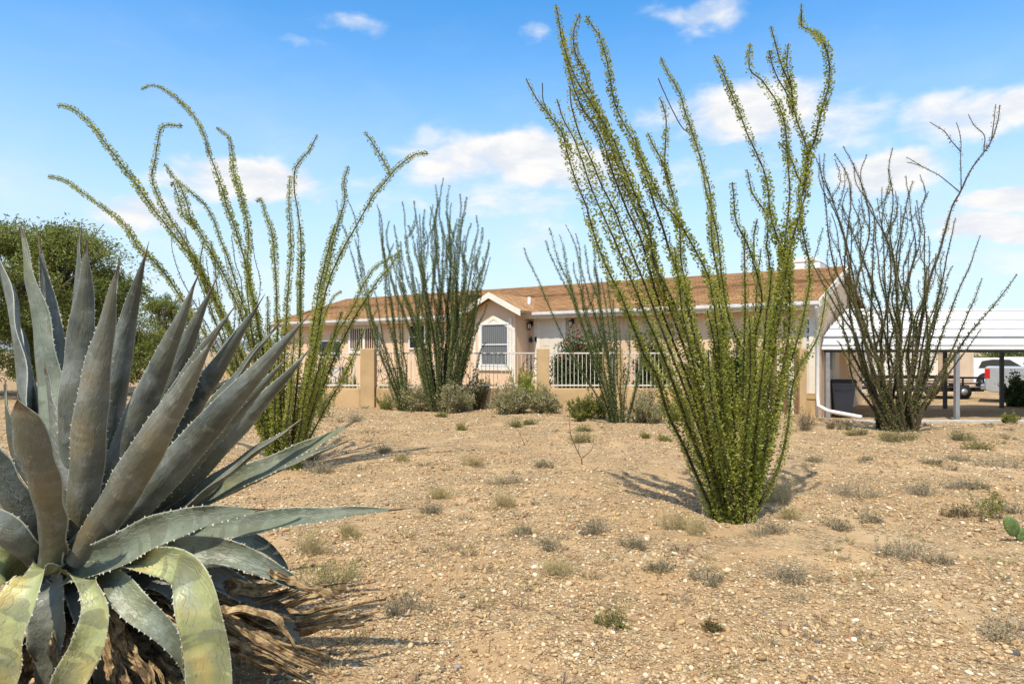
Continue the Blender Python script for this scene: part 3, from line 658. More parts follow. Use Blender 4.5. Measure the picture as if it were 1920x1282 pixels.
# ---------------------------------------------------------------- agave
def prof(t, kind):
    if kind == 'hang': xs_, ys_ = (0, .12, .34, .46, .6, .85, .95, 1), (1.0, .72, .55, .78, .95, 1, .75, .3)
    elif kind == 'dry': xs_, ys_ = (0, .15, .5, .8, 1), (.7, .8, 1, .6, .05)
    elif kind == 'stub': xs_, ys_ = (0, .12, .45, .8, .93, 1), (.95, .8, .92, 1, .7, .03)
    else: xs_, ys_ = (0, .10, .22, .38, .52, .66, .80, .90, .97, 1), (1.15, .88, .92, 1, .92, .74, .48, .25, .07, .012)
    return np.interp(t, xs_, ys_)
def agave_leaf(parent, org, pts, w, k=.5, kind='leaf', m='agave_leaf', cup=.30, th=.045, teeth=True, wob=0, name='leaf', flat=False):
    P3 = np.array([at(x, y, d) if not flat else (x, y, d) for (x, y, d) in pts])
    P = catmull(P3, .02); N = 44
    cs = np.concatenate([[0], np.cumsum(np.linalg.norm(np.diff(P, axis=0), axis=1))]); L = cs[-1]; cs /= L
    t = np.linspace(0, 1, N); P = np.stack([np.interp(t, cs, P[:, i]) for i in range(3)], 1)
    for _ in range(2): P[1:-1] = (P[:-2]+2*P[1:-1]+P[2:])/4
    T = nrm(np.gradient(P, axis=0))
    r = P3[-1]-P3[0]; r[2] = 0; r = r/np.linalg.norm(r); Wt = np.cross((0, 0, 1), r)
    Wt = nrm(Wt-T*np.sum(T*Wt, 1, keepdims=True))
    Ws = nrm(np.cross(T, np.array((0, 1., 0)))); sg = np.sign(np.sum(np.cross(T, Ws)*np.array((0, 1., 0)), 1, keepdims=True)); Ws = Ws*sg*np.sign(k if k else 1)
    a = abs(k)*(ss((t-.24)/.16)[:, None]*.93+.07) if kind == 'hang' else abs(k)
    Wd = nrm(Wt*(1-a)+Ws*a); Wd = nrm(Wd-T*np.sum(T*Wd, 1, keepdims=True)); A_ = np.cross(T, Wd)
    hw = w/2*prof(t, kind); seed = random.random()*50
    M = 13; u = np.linspace(-1, 1, M)
    if wob:
        P = P+A_*(wob*np.stack([vn(t*5+seed, t*0+1.5)+.5*vn(t*14+seed, t*0+7.5)], 1))+Wd*(wob*.8*np.stack([vn(t*6+seed, t*0+11.5)], 1))
        hw = hw*(1+.9*vn(t*9+seed, t*0+4.5)+.6*vn(t*25+seed, t*0+2.2))
    U = u[None, :, None]; H = hw[:, None, None]
    ripple = np.zeros((N, M))
    if wob: ripple = wob*.9*(vn(np.add.outer(t*9+seed, u*0), np.add.outer(t*0, u*2.2+seed))+.5*vn(np.add.outer(t*28+seed, u*0), np.add.outer(t*0, u*3.2+seed)))
    edgew = .012*np.sin(t*26+seed)[:, None]*np.abs(u)[None]**3*(w/.22)
    cc = (cup*(1-.35*t))[:, None, None]
    top = P[:, None]+Wd[:, None]*U*H*(1-.12*cc*U**2)+A_[:, None]*(cc*H*(U**2)*1.0+(ripple+edgew)[..., None])
    thk = (th*np.interp(t, (0, .08, .3, .7, 1), (1.25, 1.0, .7, .38, .1)))[:, None, None]
    bot = top-A_[:, None]*(thk*(1-np.abs(U)**2.2)+.0025)
    V = np.concatenate([top.reshape(-1, 3), bot.reshape(-1, 3)]); o = N*M
    i = np.arange(N-1)[:, None]; j = np.arange(M-1)[None]; q = (i*M+j)
    f1 = np.stack([q, q+1, q+M+1, q+M], -1).reshape(-1, 4); f2 = f1[:, ::-1]+o
    e = np.arange(N-1)*M
    f3 = np.stack([e, e+M, e+M+o, e+o], -1); e2 = e+M-1; f4 = np.stack([e2, e2+o, e2+M+o, e2+M], -1)
    Fc = np.vstack([f1, f2, f3, f4]); mi = np.zeros(len(Fc)); sm = np.ones(len(Fc), bool)
    uv = np.stack([np.tile((u+1)/2, N), np.repeat(t, M)], 1); uv = np.vstack([uv, uv])
    if teeth:
        TV = []; TF = []; 
        nt_ = int(L/.034)
        for sd, col in ((-1, 0), (1, M-1)):
            for a_ in range(2, nt_):
                tt = (a_+random.uniform(-.4, .4))/nt_
                if tt > .93: continue
                x = tt*(N-1); i0 = int(x); fr = x-i0; pp = top[i0, col]*(1-fr)+top[i0+1, col]*fr
                wd = Wd[i0]*sd; tg = T[i0]; s = random.uniform(.003, .0105)*(1.15-.5*tt); an = A_[i0]
                b_ = len(TV)
                TV += [pp-tg*s*.9-wd*.003, pp+tg*s*.9-wd*.003, pp+wd*s+tg*s*.45+an*s*.25, pp-an*s*.35-wd*.002]
                TF += [(b_, b_+1, b_+2, b_+2), (b_+1, b_+3, b_+2, b_+2), (b_+3, b_, b_+2, b_+2)]
        if TV:
            TF = np.array(TF)
            # triangles stored as thin quads: split the tip vertex
            tips = np.array(TV)[TF[:, 2]]; nb = len(TV); TVa = np.vstack([np.array(TV), tips+T[0]*.0004])
            TF[:, 3] = nb+np.arange(len(TF))
            Fc = np.vstack([Fc, TF+len(V)]); mi = np.concatenate([mi, np.ones(len(TF))]); sm = np.concatenate([sm, np.zeros(len(TF), bool)])
            uv = np.vstack([uv, np.zeros((len(TVa), 2))]); V = np.vstack([V, TVa])
        # terminal spine
        sp, sf = tubes(np.array([P[-3], P[-1], P[-1]+T[-1]*.035]), .005, .0008, 6)
        Fc = np.vstack([Fc, sf+len(V)]); mi = np.concatenate([mi, np.full(len(sf), 2)]); sm = np.concatenate([sm, np.ones(len(sf), bool)])
        uv = np.vstack([uv, np.zeros((len(sp), 2))]); V = np.vstack([V, sp])
    return fastmesh(name, V, Fc, [m, 'agave_tooth_pale' if kind != 'dry' else 'agave_tooth', 'agave_tooth'], mi, sm, parent, uv=uv, origin=org)

def agave():
    D = 3.25; c = at(118, 1050, D); gx, gy = c[0]+.02, c[1]; org = (gx, gy, Gf(gx, gy))
    t = thing('agave', 'huge blue-grey agave with long toothed leaves and a skirt of dead leaves', 'agave', org)
    # the stem under the rosette
    m = MB(); zc = c[2]-org[2]
    m.tube([(0, 0, -.05), (0, 0, .12), (0, 0, zc*.6), (0, 0, zc*.95), (0, 0, zc+.06)], [.22, .24, .22, .17, .03], 18); m.build('stem', 'agave_core', t)
    B0, BR, YE, PA = 'agave_leaf', 'agave_leaf_brown', 'agave_leaf_yellow', 'agave_leaf_pale'
    L = [ # path base->tip (px, py, depth), width m, facing
     ([(105,1010,3.5),(60,860,3.65),(35,650,3.8),(5,500,3.9),(-30,400,3.95)], .24, .5, B0),
     ([(110,1010,3.4),(98,860,3.5),(78,640,3.6),(55,520,3.65),(40,425,3.7)], .20, .75, PA),
     ([(120,1010,3.5),(118,850,3.65),(104,650,3.75),(88,540,3.8),(72,447,3.8)], .17, -.6, B0),
     ([(130,1010,3.45),(128,860,3.55),(135,680,3.65),(145,540,3.7),(152,430,3.7)], .17, .6, B0),
     ([(130,1020,3.2),(140,860,3.12),(146,700,3.08),(156,560,3.05),(164,450,3.02)], .205, .8, B0),
     ([(150,1015,3.4),(190,860,3.4),(215,720,3.38),(245,580,3.35),(276,465,3.3)], .155, .6, B0),
     ([(140,1010,3.45),(165,880,3.5),(180,740,3.5),(205,600,3.5),(223,500,3.5)], .14, -.7, PA),
     ([(145,1030,3.05),(158,880,2.95),(172,740,2.9),(198,610,2.88),(222,497,2.86)], .165, .8, BR),
     ([(160,1020,3.15),(215,890,3.05),(272,750,3.0),(325,630,2.95),(370,520,2.9)], .15, .75, B0),
     ([(165,1020,3.3),(235,900,3.25),(300,770,3.2),(352,640,3.15),(402,530,3.1)], .15, .7, B0),
     ([(150,1045,2.95),(222,930,2.82),(288,820,2.72),(350,720,2.66),(404,627,2.6)], .165, .85, BR),
     ([(175,1025,3.3),(260,910,3.3),(340,790,3.3),(420,670,3.25),(490,562,3.2)], .15, .6, B0),
     ([(190,1025,3.4),(290,910,3.45),(380,790,3.5),(455,690,3.5),(522,606,3.5)], .13, -.4, B0),
     ([(180,1035,3.1),(285,920,3.02),(385,805,2.98),(480,700,2.94),(576,594,2.9)], .155, .75, B0),
     ([(200,1035,3.3),(320,930,3.28),(420,830,3.25),(505,740,3.22),(583,652,3.2)], .14, .6, B0),
     ([(210,1035,3.4),(320,960,3.4),(440,905,3.4),(560,848,3.4),(668,788,3.4)], .16, -.6, PA),
     ([(210,1035,3.6),(340,960,3.65),(460,905,3.7),(560,862,3.7),(652,826,3.7)], .11, -.4, PA),
     ([(130,1062,2.95),(205,1042,2.85),(300,995,2.8),(400,966,2.75),(500,955,2.7)], .165, -.75, PA),
     ([(200,1050,3.2),(330,1010,3.15),(470,985,3.1),(610,965,3.05),(757,953,3.0)], .14, -.55, PA),
     ([(98,1055,2.95),(92,980,2.75),(75,900,2.6),(52,820,2.5),(36,748,2.45)], .165, .95, BR, 'stub'),
     ([(75,1030,3.1),(35,960,3.0),(-10,880,2.95),(-60,800,2.9),(-100,730,2.9)], .18, .8, B0),
     ([(75,1045,3.0),(20,1010,2.85),(-50,960,2.8),(-130,900,2.7),(-200,860,2.7)], .18, .8, B0),
     ([(185,1030,3.2),(290,935,3.18),(385,835,3.15),(470,745,3.12),(540,668,3.1)], .12, .65, B0),
     ([(160,1020,3.2),(245,880,3.2),(320,760,3.18),(385,650,3.16),(440,575,3.15)], .12, .6, B0),
     ([(205,1040,3.25),(310,975,3.22),(400,905,3.2),(490,838,3.2),(560,790,3.2)], .11, -.4, B0),
     ([(85,1000,3.5),(20,900,3.6),(-50,780,3.7),(-110,650,3.8),(-150,560,3.8)], .22, .5, B0),
     ([(80,1030,3.3),(0,940,3.3),(-90,840,3.3),(-170,740,3.3),(-240,650,3.3)], .20, .6, B0),
     ([(80,1040,3.4),(-20,1010,3.5),(-140,960,3.5),(-240,930,3.5),(-330,900,3.5)], .18, -.5, B0),
     ([(100,1000,3.6),(80,840,3.8),(40,640,4.0),(15,560,4.1),(-5,480,4.1)], .18, .5, B0),
     ([(135,1000,3.6),(150,850,3.8),(190,700,3.9),(230,620,3.9),(262,560,3.95)], .15, .5, B0),
     ([(170,1000,3.6),(240,880,3.8),(330,780,3.9),(420,720,4.0),(480,690,4.0)], .14, .4, B0),
     ([(100,1050,2.98),(110,1010,2.9),(90,940,2.92),(30,850,3.0),(10,720,3.0)], .16, .5, B0),
     ([(120,1045,3.1),(118,960,3.1),(112,880,3.12),(98,760,3.2),(85,690,3.2)], .15, .6, B0),
    ]
    for q in L:
        agave_leaf(t, org, q[0], q[1]*.92, q[2], q[4] if len(q) > 4 else 'leaf', q[3], cup=.34 if q[2] > 0 else .5)
    # arching lower leaves
    Dn = [
     ([(110,1065,3.05),(85,1068,2.85),(55,1095,2.72),(25,1150,2.66),(5,1230,2.66),(-10,1330,2.7)], .20, -.7, YE, 'hang'),
     ([(140,1070,3.0),(160,1085,2.85),(180,1130,2.76),(172,1200,2.74),(140,1260,2.74),(115,1330,2.75)], .14, -.75, YE, 'hang'),
     ([(150,1060,3.05),(230,1056,2.88),(312,1050,2.76),(358,1080,2.66),(380,1150,2.62),(392,1230,2.62),(400,1320,2.63),(404,1395,2.66)], .182, -.92, YE, 'hang'),
     ([(170,1075,3.0),(210,1090,2.85),(250,1130,2.8),(300,1175,2.78),(340,1225,2.78),(352,1290,2.8)], .13, -.7, PA),
     ([(200,1060,3.1),(310,1035,3.0),(420,1035,2.98),(500,1065,2.98),(560,1095,2.98),(635,1118,3.0)], .13, -.7, PA),
     ([(180,1065,3.2),(300,1060,3.15),(400,1080,3.1),(470,1115,3.1),(530,1150,3.1),(572,1225,3.1)], .13, -.6, B0),
     ([(210,1050,3.5),(340,1015,3.6),(430,1005,3.65),(490,1020,3.7),(530,1055,3.7),(548,1090,3.7)], .12, -.7, PA),
     ([(100,1075,3.05),(95,1110,2.92),(92,1170,2.88),(90,1240,2.9),(80,1320,2.92)], .17, -.8, B0),
     ([(60,1060,3.1),(0,1060,2.95),(-60,1090,2.9),(-110,1160,2.9),(-140,1250,2.95)], .20, -.7, YE),
     ([(140,1075,3.15),(220,1100,3.05),(290,1090,3.0),(345,1130,2.98),(375,1180,2.98)], .12, -.4, B0),
     ([(180,1070,3.25),(330,1090,3.25),(420,1130,3.2),(500,1125,3.2),(560,1110,3.2)], .13, -.5, B0),
     ([(125,1080,3.05),(150,1110,2.98),(175,1170,2.95),(190,1240,2.95),(180,1310,2.95)], .14, -.3, B0),
     ([(60,1060,3.4),(-20,1060,3.5),(-90,1100,3.5),(-150,1160,3.5)], .18, -.4, B0)]
    for q in Dn: agave_leaf(t, org, q[0], q[1], q[2], q[4] if len(q) > 4 else 'leaf', q[3], cup=.42, th=.02)
    # dead leaves
    Dd = [
     ([(240,1120,3.1),(320,1120,3.0),(400,1150,2.95),(470,1190,2.9),(540,1225,2.9),(612,1252,2.92)], .12),
     ([(230,1130,3.1),(330,1150,3.0),(410,1200,2.9),(480,1230,2.88),(545,1262,2.85),(590,1282,2.85)], .10),
     ([(260,1100,3.2),(380,1110,3.1),(470,1140,3.1),(530,1130,3.1),(600,1105,3.12),(650,1100,3.15)], .09),
     ([(260,1100,3.3),(400,1130,3.2),(500,1150,3.2),(560,1150,3.22),(620,1135,3.25)], .08),
     ([(220,1120,3.0),(280,1150,2.9),(350,1190,2.85),(380,1230,2.8),(420,1290,2.75)], .12),
     ([(200,1110,3.0),(215,1160,2.9),(240,1220,2.85),(280,1262,2.8),(300,1310,2.75)], .13),
     ([(180,1110,3.05),(190,1180,2.95),(205,1240,2.9),(220,1300,2.8),(230,1350,2.7)], .12),
     ([(150,1110,3.05),(165,1190,3.0),(160,1260,2.9),(175,1330,2.8)], .13),
     ([(100,1110,3.05),(120,1190,2.95),(130,1260,2.9),(120,1330,2.85)], .12),
     ([(240,1080,3.3),(330,1080,3.3),(400,1075,3.3),(470,1078,3.3),(525,1090,3.3)], .14),
     ([(230,1090,3.2),(340,1110,3.15),(430,1118,3.12),(500,1120,3.1),(560,1105,3.1)], .12),
     ([(240,1130,3.2),(300,1180,3.1),(330,1230,3.0),(345,1270,2.95),(350,1310,2.9)], .11),
     ([(260,1110,3.2),(370,1170,3.1),(440,1210,3.05),(480,1240,3.0),(515,1262,3.0)], .12),
     ([(300,1100,3.2),(420,1140,3.1),(500,1170,3.1),(550,1178,3.1),(610,1168,3.12),(700,1152,3.2)], .07),
     ([(220,1150,3.2),(250,1230,3.0),(270,1290,2.9),(280,1350,2.8)], .11),
     ([(60,1110,3.05),(60,1200,2.95),(45,1280,2.9),(40,1340,2.85)], .13),
     ([(20,1110,3.1),(-20,1200,3.0),(-50,1280,2.9),(-60,1340,2.85)], .13),
     ([(250,1100,3.4),(360,1100,3.5),(450,1090,3.6),(530,1080,3.7)], .11),
     ([(505,1072,2.96),(560,1094,2.95),(600,1108,2.96),(645,1122,2.98)], .10),
     ([(345,1170,2.76),(352,1220,2.74),(358,1260,2.74),(362,1300,2.76)], .09),
     ([(300,1120,3.0),(380,1160,2.9),(450,1140,2.88),(510,1160,2.88),(560,1215,2.9)], .12)]
    for q in list(Dd[:14]):
        dx, dy_ = random.uniform(-14, 14), random.uniform(-14, 22)
        Dd.append(([(x+dx*i/4, y+dy_*i/4, d+random.uniform(-.05, .05)) for i, (x, y, d) in enumerate(q[0])], q[1]*random.uniform(.4, .8)))
        Dd.append(([(x+dx*i/2, y-12+dy_*i/3, d-.03) for i, (x, y, d) in enumerate(q[0])], q[1]*random.uniform(.5, .9)))
        Dd.append(([(x-dx*i/3, y-dy_*i/3, d+.12) for i, (x, y, d) in enumerate(q[0])], q[1]*random.uniform(.4, .7)))
    for q in Dd: agave_leaf(t, org, q[0], q[1]*random.uniform(.35, .7), random.uniform(-.95, -.1), 'dry', 'agave_dry', cup=random.uniform(.1, .5), th=.008, teeth=False, wob=.032, name='dead_leaf')
    for k in range(14):       # the skirt all round, hidden ones on the far side too
        a = R(-160+k*26+random.uniform(-8, 8)); q = [(gx+math.cos(a)*r_, gy+math.sin(a)*r_, 0) for r_ in (.12, .3, .5, .72, .9)]
        q = [(x, y, Gf(x, y)+h) for (x, y, _), h in zip(q, (.34, .28, .15, .06, .035))]
        agave_leaf(t, org, q, .14, 0, 'dry', 'agave_dry', cup=.5, th=.012, teeth=False, wob=.08, name='dead_leaf', flat=True)
    return t
agave()

# ---------------------------------------------------------------- shrubs
def shrub(name, label, cat, b, w, h, leaf, stem='twig', twigs=40, leaves=900, L=.03, blobby=0, group=None, wr=.3, up=.7, extra=None, droop=0, kind=None, flat=1.0, solid=False):
    b = np.array(b, float); V = []; Fc = []; mi = []; off = 0; LP = []; LD = []
    lobes = [(0, 0, 1.0, .7)]+[(random.uniform(-.36, .36), random.uniform(-.3, .3)*flat, random.uniform(.5, .95), random.uniform(.35, .6)) for _ in range(5)]
    b00 = b.copy(); w00 = w; h00 = h
    if solid: lobes = [(0, 0, 1.0, 1.0), (-.2, 0, .95, .6), (.22, 0, .92, .6)]
    for k in range(twigs):
        lx, ly, lh, lw = random.choice(lobes); b = b00+np.array((lx*w00, ly*w00, 0)); w = w00*lw; h = h00*lh
        a = random.uniform(0, 2*math.pi); rr = math.sqrt(random.random()); hh = h*random.uniform(.45, 1.05)*(1-.45*rr**2)
        e = b+np.array((math.cos(a)*rr*w/2, math.sin(a)*rr*w/2*flat, hh)); m_ = b+(e-b)*.5+np.array((math.cos(a)*w*.02, math.sin(a)*w*.02, hh*.12))
        if droop: e[2] -= droop*rr*h
        P = catmull([b+np.array((math.cos(a)*w*.05, math.sin(a)*w*.05, -.02)), m_+rng.normal(0, w*.03, 3), e+rng.normal(0, w*.03, 3)], max(h/6, .02))
        tv, tf = tubes(P, max(.0022, h*.008), max(.0010, h*.003), 3); V.append(tv); Fc.append(tf+off); off += len(tv); mi += [0]*len(tf)
        n = max(3, leaves//twigs); t = rng.random(n)**.7; i = t*(len(P)-1.001); i0 = i.astype(int); fr = (i-i0)[:, None]
        p = P[i0]*(1-fr)+P[i0+1]*fr+rng.normal(0, w*.035*(1+blobby), (n, 3)); LP.append(p)
        LD.append(nrm(rng.normal(size=(n, 3))+np.array((math.cos(a)*.5, math.sin(a)*.5, up))))
    b = b00; w = w00; h = h00
    p = np.vstack(LP); d = np.vstack(LD); p[:, 2] = np.maximum(p[:, 2], b[2]-.01)
    lv, lf = leafquads(p, d, L*rng.uniform(.6, 1.4, len(p)), wr); V.append(lv); Fc.append(lf+off); mi += [1]*len(lf); off += len(lv)
    mats = [stem, leaf]
    if extra:
        idx = rng.choice(len(p), extra[1]); idx = idx[p[idx, 2] > b[2]+h*.45]
        lv, lf = leafquads(p[idx]+rng.normal(0, .04, (len(idx), 3)), d[idx], np.full(len(idx), L*1.3), .6); V.append(lv); Fc.append(lf+off); mi += [2]*len(lf); mats.append(extra[0])
    o = fastmesh(name, np.vstack(V), np.vstack(Fc), mats, mi, False, None, origin=tuple(b)); return tag(o, label, cat, group, kind)

def tuft(px, py, wpx, hpx, kind, label, name='dry_shrub', cat='shrub', group=None, dens=1):
    b = ground_at(px, py); s = b[1]/F; w = wpx*s; h = hpx*s*1.1
    far = max(1, b[1]/5.5)
    K = dict(grey=('grey_leaf', 'twig_grey'), straw=('straw_leaf', 'twig_straw'), green=('olive_leaf', 'twig'), grass=('olive_leaf', 'twig_straw'), sage=('sage_leaf', 'twig_grey'), rust=('rust_leaf', 'twig'), creo=('lime_leaf', 'twig'))[kind]
    grassy = kind in ('grass', 'straw'); V = []; Fc = []; mi = []; off = 0; w *= 1.15
    lobes = [(0, 0, 1)]+[(random.uniform(-.38, .38), random.uniform(-.3, .3), random.uniform(.45, .8)) for _ in range(random.randint(2, 4))]
    LP = []; LD = []; fs = far**.55
    nt_ = int(150*dens)
    for k in range(nt_):
        lx, ly, ls = random.choice(lobes); a = random.uniform(0, 2*math.pi); rr = math.sqrt(random.random())
        r0 = b+np.array((lx*w+math.cos(a)*rr*w*.08, ly*w+math.sin(a)*rr*w*.08, 0)); r0[2] = Gf(r0[0], r0[1])-.01
        hh = h*ls*random.uniform(.35, 1.05)*(1-.35*rr); sp = w*.42*ls*rr*random.uniform(.5, 1.15)
        e = r0+np.array((math.cos(a)*sp, math.sin(a)*sp, hh)); m_ = (r0+e)/2+rng.normal(0, w*.035, 3)+np.array((0, 0, hh*.12))
        P = catmull([r0, m_, e+rng.normal(0, w*.03, 3)], max(hh/4, .02)); r_ = .0011*fs
        tv, tf = tubes(P, r_*1.4, r_*.6, 3); V.append(tv); Fc.append(tf+off); off += len(tv); mi += [0]*len(tf)
        n = 4 if grassy else random.choice((2, 5, 9)); t = rng.random(n)**.6; i_ = t*(len(P)-1.001); i0 = i_.astype(int); fr = (i_-i0)[:, None]
        LP.append(P[i0]*(1-fr)+P[i0+1]*fr); LD.append(nrm(rng.normal(size=(n, 3))*(.5 if grassy else 1)+np.array((math.cos(a)*.4, math.sin(a)*.4, .9))))
    p = np.vstack(LP); d = np.vstack(LD); L = (.05 if grassy else .013)*fs
    lv, lf = leafquads(p, d, L*rng.uniform(.6, 1.4, len(p)), .03 if grassy else .26); V.append(lv); Fc.append(lf+off); mi += [1]*len(lf)
    return tag(fastmesh(name, np.vstack(V), np.vstack(Fc), [K[1], K[0]], mi, False, None, origin=tuple(b)), label, cat, group)
DG = 'low dry shrubs dotted over the gravel'
for a in [
 (575,1040,85,58,'straw','tall straw-grey tussock just right of the agave under its long horizontal leaf'),
 (615,1102,90,60,'grass','green-topped grass tussock touching the dead leaf tips of the agave'),
 (648,1006,42,36,'straw','small straw tussock below the tip half of the agave\'s long horizontal leaf'),
 (765,1146,88,52,'grey','round silver-grey shrub standing alone on gravel to the right of the agave skirt'),
 (798,963,48,24,'grey','low grey tuft just past the tip of the agave\'s long horizontal leaf'),
 (1110,1003,62,50,'grey','upright grey shrub midway between the agave and the nearest ocotillo'),
 (985,1003,42,30,'grey','wispy grey tuft left of the upright grey shrub in the middle of the yard'),
 (1036,1028,58,30,'grey','flat grey tuft with a dark stub, lower left of the upright grey shrub'),
 (1040,1074,60,30,'straw','pale straw tuft in the open middle of the gravel'),
 (1188,1028,44,28,'grey','small grey tuft between the upright grey shrub and the pale flat rocks'),
 (1242,1074,52,36,'grey','grey tuft just below the pale flat rock'),
 (1330,1094,60,32,'grey','low rounded grey tuft right of the yellow pebble'),
 (1248,990,66,46,'straw','straw-green tuft at the left foot of the nearest ocotillo'),
 (1304,1000,56,38,'straw','dead straw tuft touching the left base of the nearest ocotillo'),
 (1425,1004,80,46,'grey','dense grey shrub at the right base of the nearest ocotillo'),
 (1474,972,42,30,'straw','upright straw tuft right of the dense grey shrub by the ocotillo base'),
 (1465,940,80,66,'straw','feathery dead grass fan behind the right foot of the nearest ocotillo'),
 (1612,932,92,46,'grey','wide grey shrub, left of the pair in the right half of the yard'),
 (1712,926,74,42,'grey','blue-grey shrub, right of the pair in the right half of the yard'),
 (1570,990,56,26,'grey','sprawling grey tuft directly right of the nearest ocotillo base'),
 (1634,978,50,24,'grey','faint grey tuft below the wide grey shrub'),
 (1692,1044,84,48,'grey','twiggy grey shrub in the middle of the right-hand gravel'),
 (1762,1056,56,24,'grey','small grey tuft trailing right of the twiggy grey shrub'),
 (1482,1084,80,38,'grey','thin twiggy tuft on gravel below and right of the nearest ocotillo'),
 (1890,1186,130,62,'grey','long grey shrub at the right edge of the picture, low down'),
 (1152,1168,70,34,'green','wispy dark tuft low in the centre of the gravel'),
 (1332,1182,34,22,'rust','tiny reddish tuft low in the centre right of the gravel'),
 (1528,866,38,14,'grey','small grey mound right of the nearest ocotillo, level with its lower canes'),
 (1622,862,30,10,'grey','tiny flat grey mound between the two right-hand ocotillos'),
 (1757,870,40,18,'grey','small grey mound in front of the dark ocotillo by the carport'),
 (1792,862,48,14,'grey','flat grey mound right of and behind another below the dark ocotillo'),
 (1882,876,90,28,'grey','wide grey shrub patch with upright twigs near the right edge, behind the creosote'),
 (1786,916,64,24,'grey','low grey patch left of the creosote seedling'),
 (1832,914,44,18,'grey','little grey patch touching the creosote seedling\'s left side'),
 (1905,962,60,24,'grey','grey shrub just above the prickly pear'),
 (1798,970,56,30,'rust','brown-green tuft at the lower left of the creosote seedling'),
 (946,906,58,20,'grey','flat grey tuft in the open ground left of centre, behind the others'),
 (940,948,42,26,'straw','faint straw tuft below the flat grey one left of centre'),
 (1014,876,36,22,'grey','grey-green tuft left of the bare forked sapling'),
 (610,884,60,34,'grey','grey shrub in the shadow right of the left ocotillo'),
 (588,862,36,22,'grey','grey tuft directly at the right base of the left ocotillo'),
 (716,850,34,18,'grey','small grey tuft in the shadow streaks right of the left ocotillo'),
 (756,866,30,16,'straw','tiny straw tuft at the end of the shadow streaks'),
 (828,932,46,22,'straw','pale tuft between the agave leaf tip and the sandy middle'),
 (878,872,42,20,'straw','pale tuft in the middle distance left of centre'),
 (825,782,22,14,'green','tiny green tuft by the wall in front of the dense ocotillo'),
 (868,806,30,20,'creo','small yellow-green sprout in open ground before the wall'),
 (1085,830,56,28,'creo','low olive tuft behind the bare forked sapling'),
 (1208,822,26,16,'creo','left of two tiny green sprouts beside the nearest ocotillo\'s lower canes'),
 (1240,826,28,16,'creo','right of two tiny green sprouts beside the nearest ocotillo\'s lower canes'),
 (1668,828,60,34,'creo','yellow-green tussock at the foot of the dark ocotillo'),
 (1612,816,46,20,'green','dark green low tuft left of the dark ocotillo base'),
 (1700,822,70,22,'green','dull green tuft right of the yellow-green tussock at the dark ocotillo'),
 (1510,806,56,52,'rust','rust-brown bush under the house number corner'),
 (1800,826,40,28,'green','green tuft on the sandy edge in front of the carport'),
 (1832,842,50,28,'creo','thin green tuft lower right of the one before the carport edge'),
 (1575,806,30,24,'rust','reddish tuft between the downspout end and the dark ocotillo'),
 (655,792,50,26,'grey','grey tuft at the foot of the wall left of the big stucco pillar'),
 (1000,796,30,14,'green','tiny olive tuft near the wall below the round sage bush'),
 (1090,808,30,14,'green','tiny olive tuft near the wall left of the slender ocotillo'),
 ]:
    tuft(*a, group=DG)
def sapling(name, label, px, py, path_list, r=.008):
    b = ground_at(px, py); m = MB()
    for P in path_list:
        m.tube([tuple(at(x, y, b[1]+.02*i)-b) for i, (x, y) in enumerate(P)], list(np.linspace(r, r*.3, len(P))), 6)
        r *= .75
    o = m.build(name, 'ocotillo_bark_brown', loc=tuple(b)); return tag(o, label, 'sapling')
sapling('bare_sapling', 'bare forked sapling standing on open ground left of the nearest ocotillo', 1092, 871,
        [[(1092,874),(1090,860),(1080,840),(1070,815),(1067,790),(1069,772)], [(1092,858),(1102,850),(1110,842),(1114,822)], [(1084,848),(1086,835),(1084,815)], [(1072,820),(1066,805)], [(1108,845),(1112,838)]])
sapling('bare_sapling', 'thin leaning seedling left of the bare forked sapling, in the middle distance', 985, 836,
        [[(986,838),(980,825),(972,808),(962,796)], [(976,815),(982,800)], [(968,803),(956,795)]], .006)
tuft(962, 800, 40, 20, 'creo', 'small leafy green tip of growth behind the thin leaning seedling', group=DG)
# creosote seedling and the bushes along the wall
def bush(px, py, wpx, hpx, name, label, leaf, twigs, leaves, L, stem='twig', Y=None, **kw):
    if Y is None: b = ground_at(px, py)
    else:
        x = (px-CX)/F*Y; b = np.array((x, Y, Gf(x, Y)))
    s = b[1]/F; return shrub(name, label, kw.pop('cat', 'bush'), b, wpx*s, hpx*s, leaf, stem, twigs, leaves, L, **kw)
bush(1866, 972, 100, 78, 'creosote_bush', 'sparse dark green creosote seedling beside the prickly pear', 'olive_leaf', 22, 900, .016, wr=.35)
bush(972, 752, 92, 104, 'creosote_bush', 'bright yellow-green broom-like bush under the gabled window', 'creosote_leaf', 90, 9000, .05, wr=.14, up=1.6, Y=18.45)
bush(958, 775, 108, 72, 'sage_bush', 'left half of the round grey-green sage at the wall, below the bright green bush', 'sage_leaf', 110, 9000, .045, 'twig_grey', blobby=.6)
bush(1006, 774, 78, 60, 'sage_bush', 'right, smaller grey-green sage against the pillar beside the gabled window', 'sage_leaf', 80, 6000, .045, 'twig_grey', blobby=.6)
bush(784, 770, 122, 70, 'sage_bush', 'grey-green sage at the left foot of the dense ocotillo', 'sage_leaf', 110, 8000, .045, 'twig_grey', blobby=.6)
bush(862, 772, 116, 74, 'sage_bush', 'grey-brown sage at the right foot of the dense ocotillo', 'sage_leaf', 110, 8000, .045, 'twig_grey', blobby=.6)
bush(890, 768, 44, 96, 'straggly_bush', 'straggly twiggy bush between the dense ocotillo and the gabled window', 'rust_leaf', 60, 1800, .05)
bush(734, 768, 52, 36, 'desert_broom', 'small olive bush against the wall right of the big stucco pillar', 'olive_leaf', 60, 3500, .04, wr=.15, up=1.5)
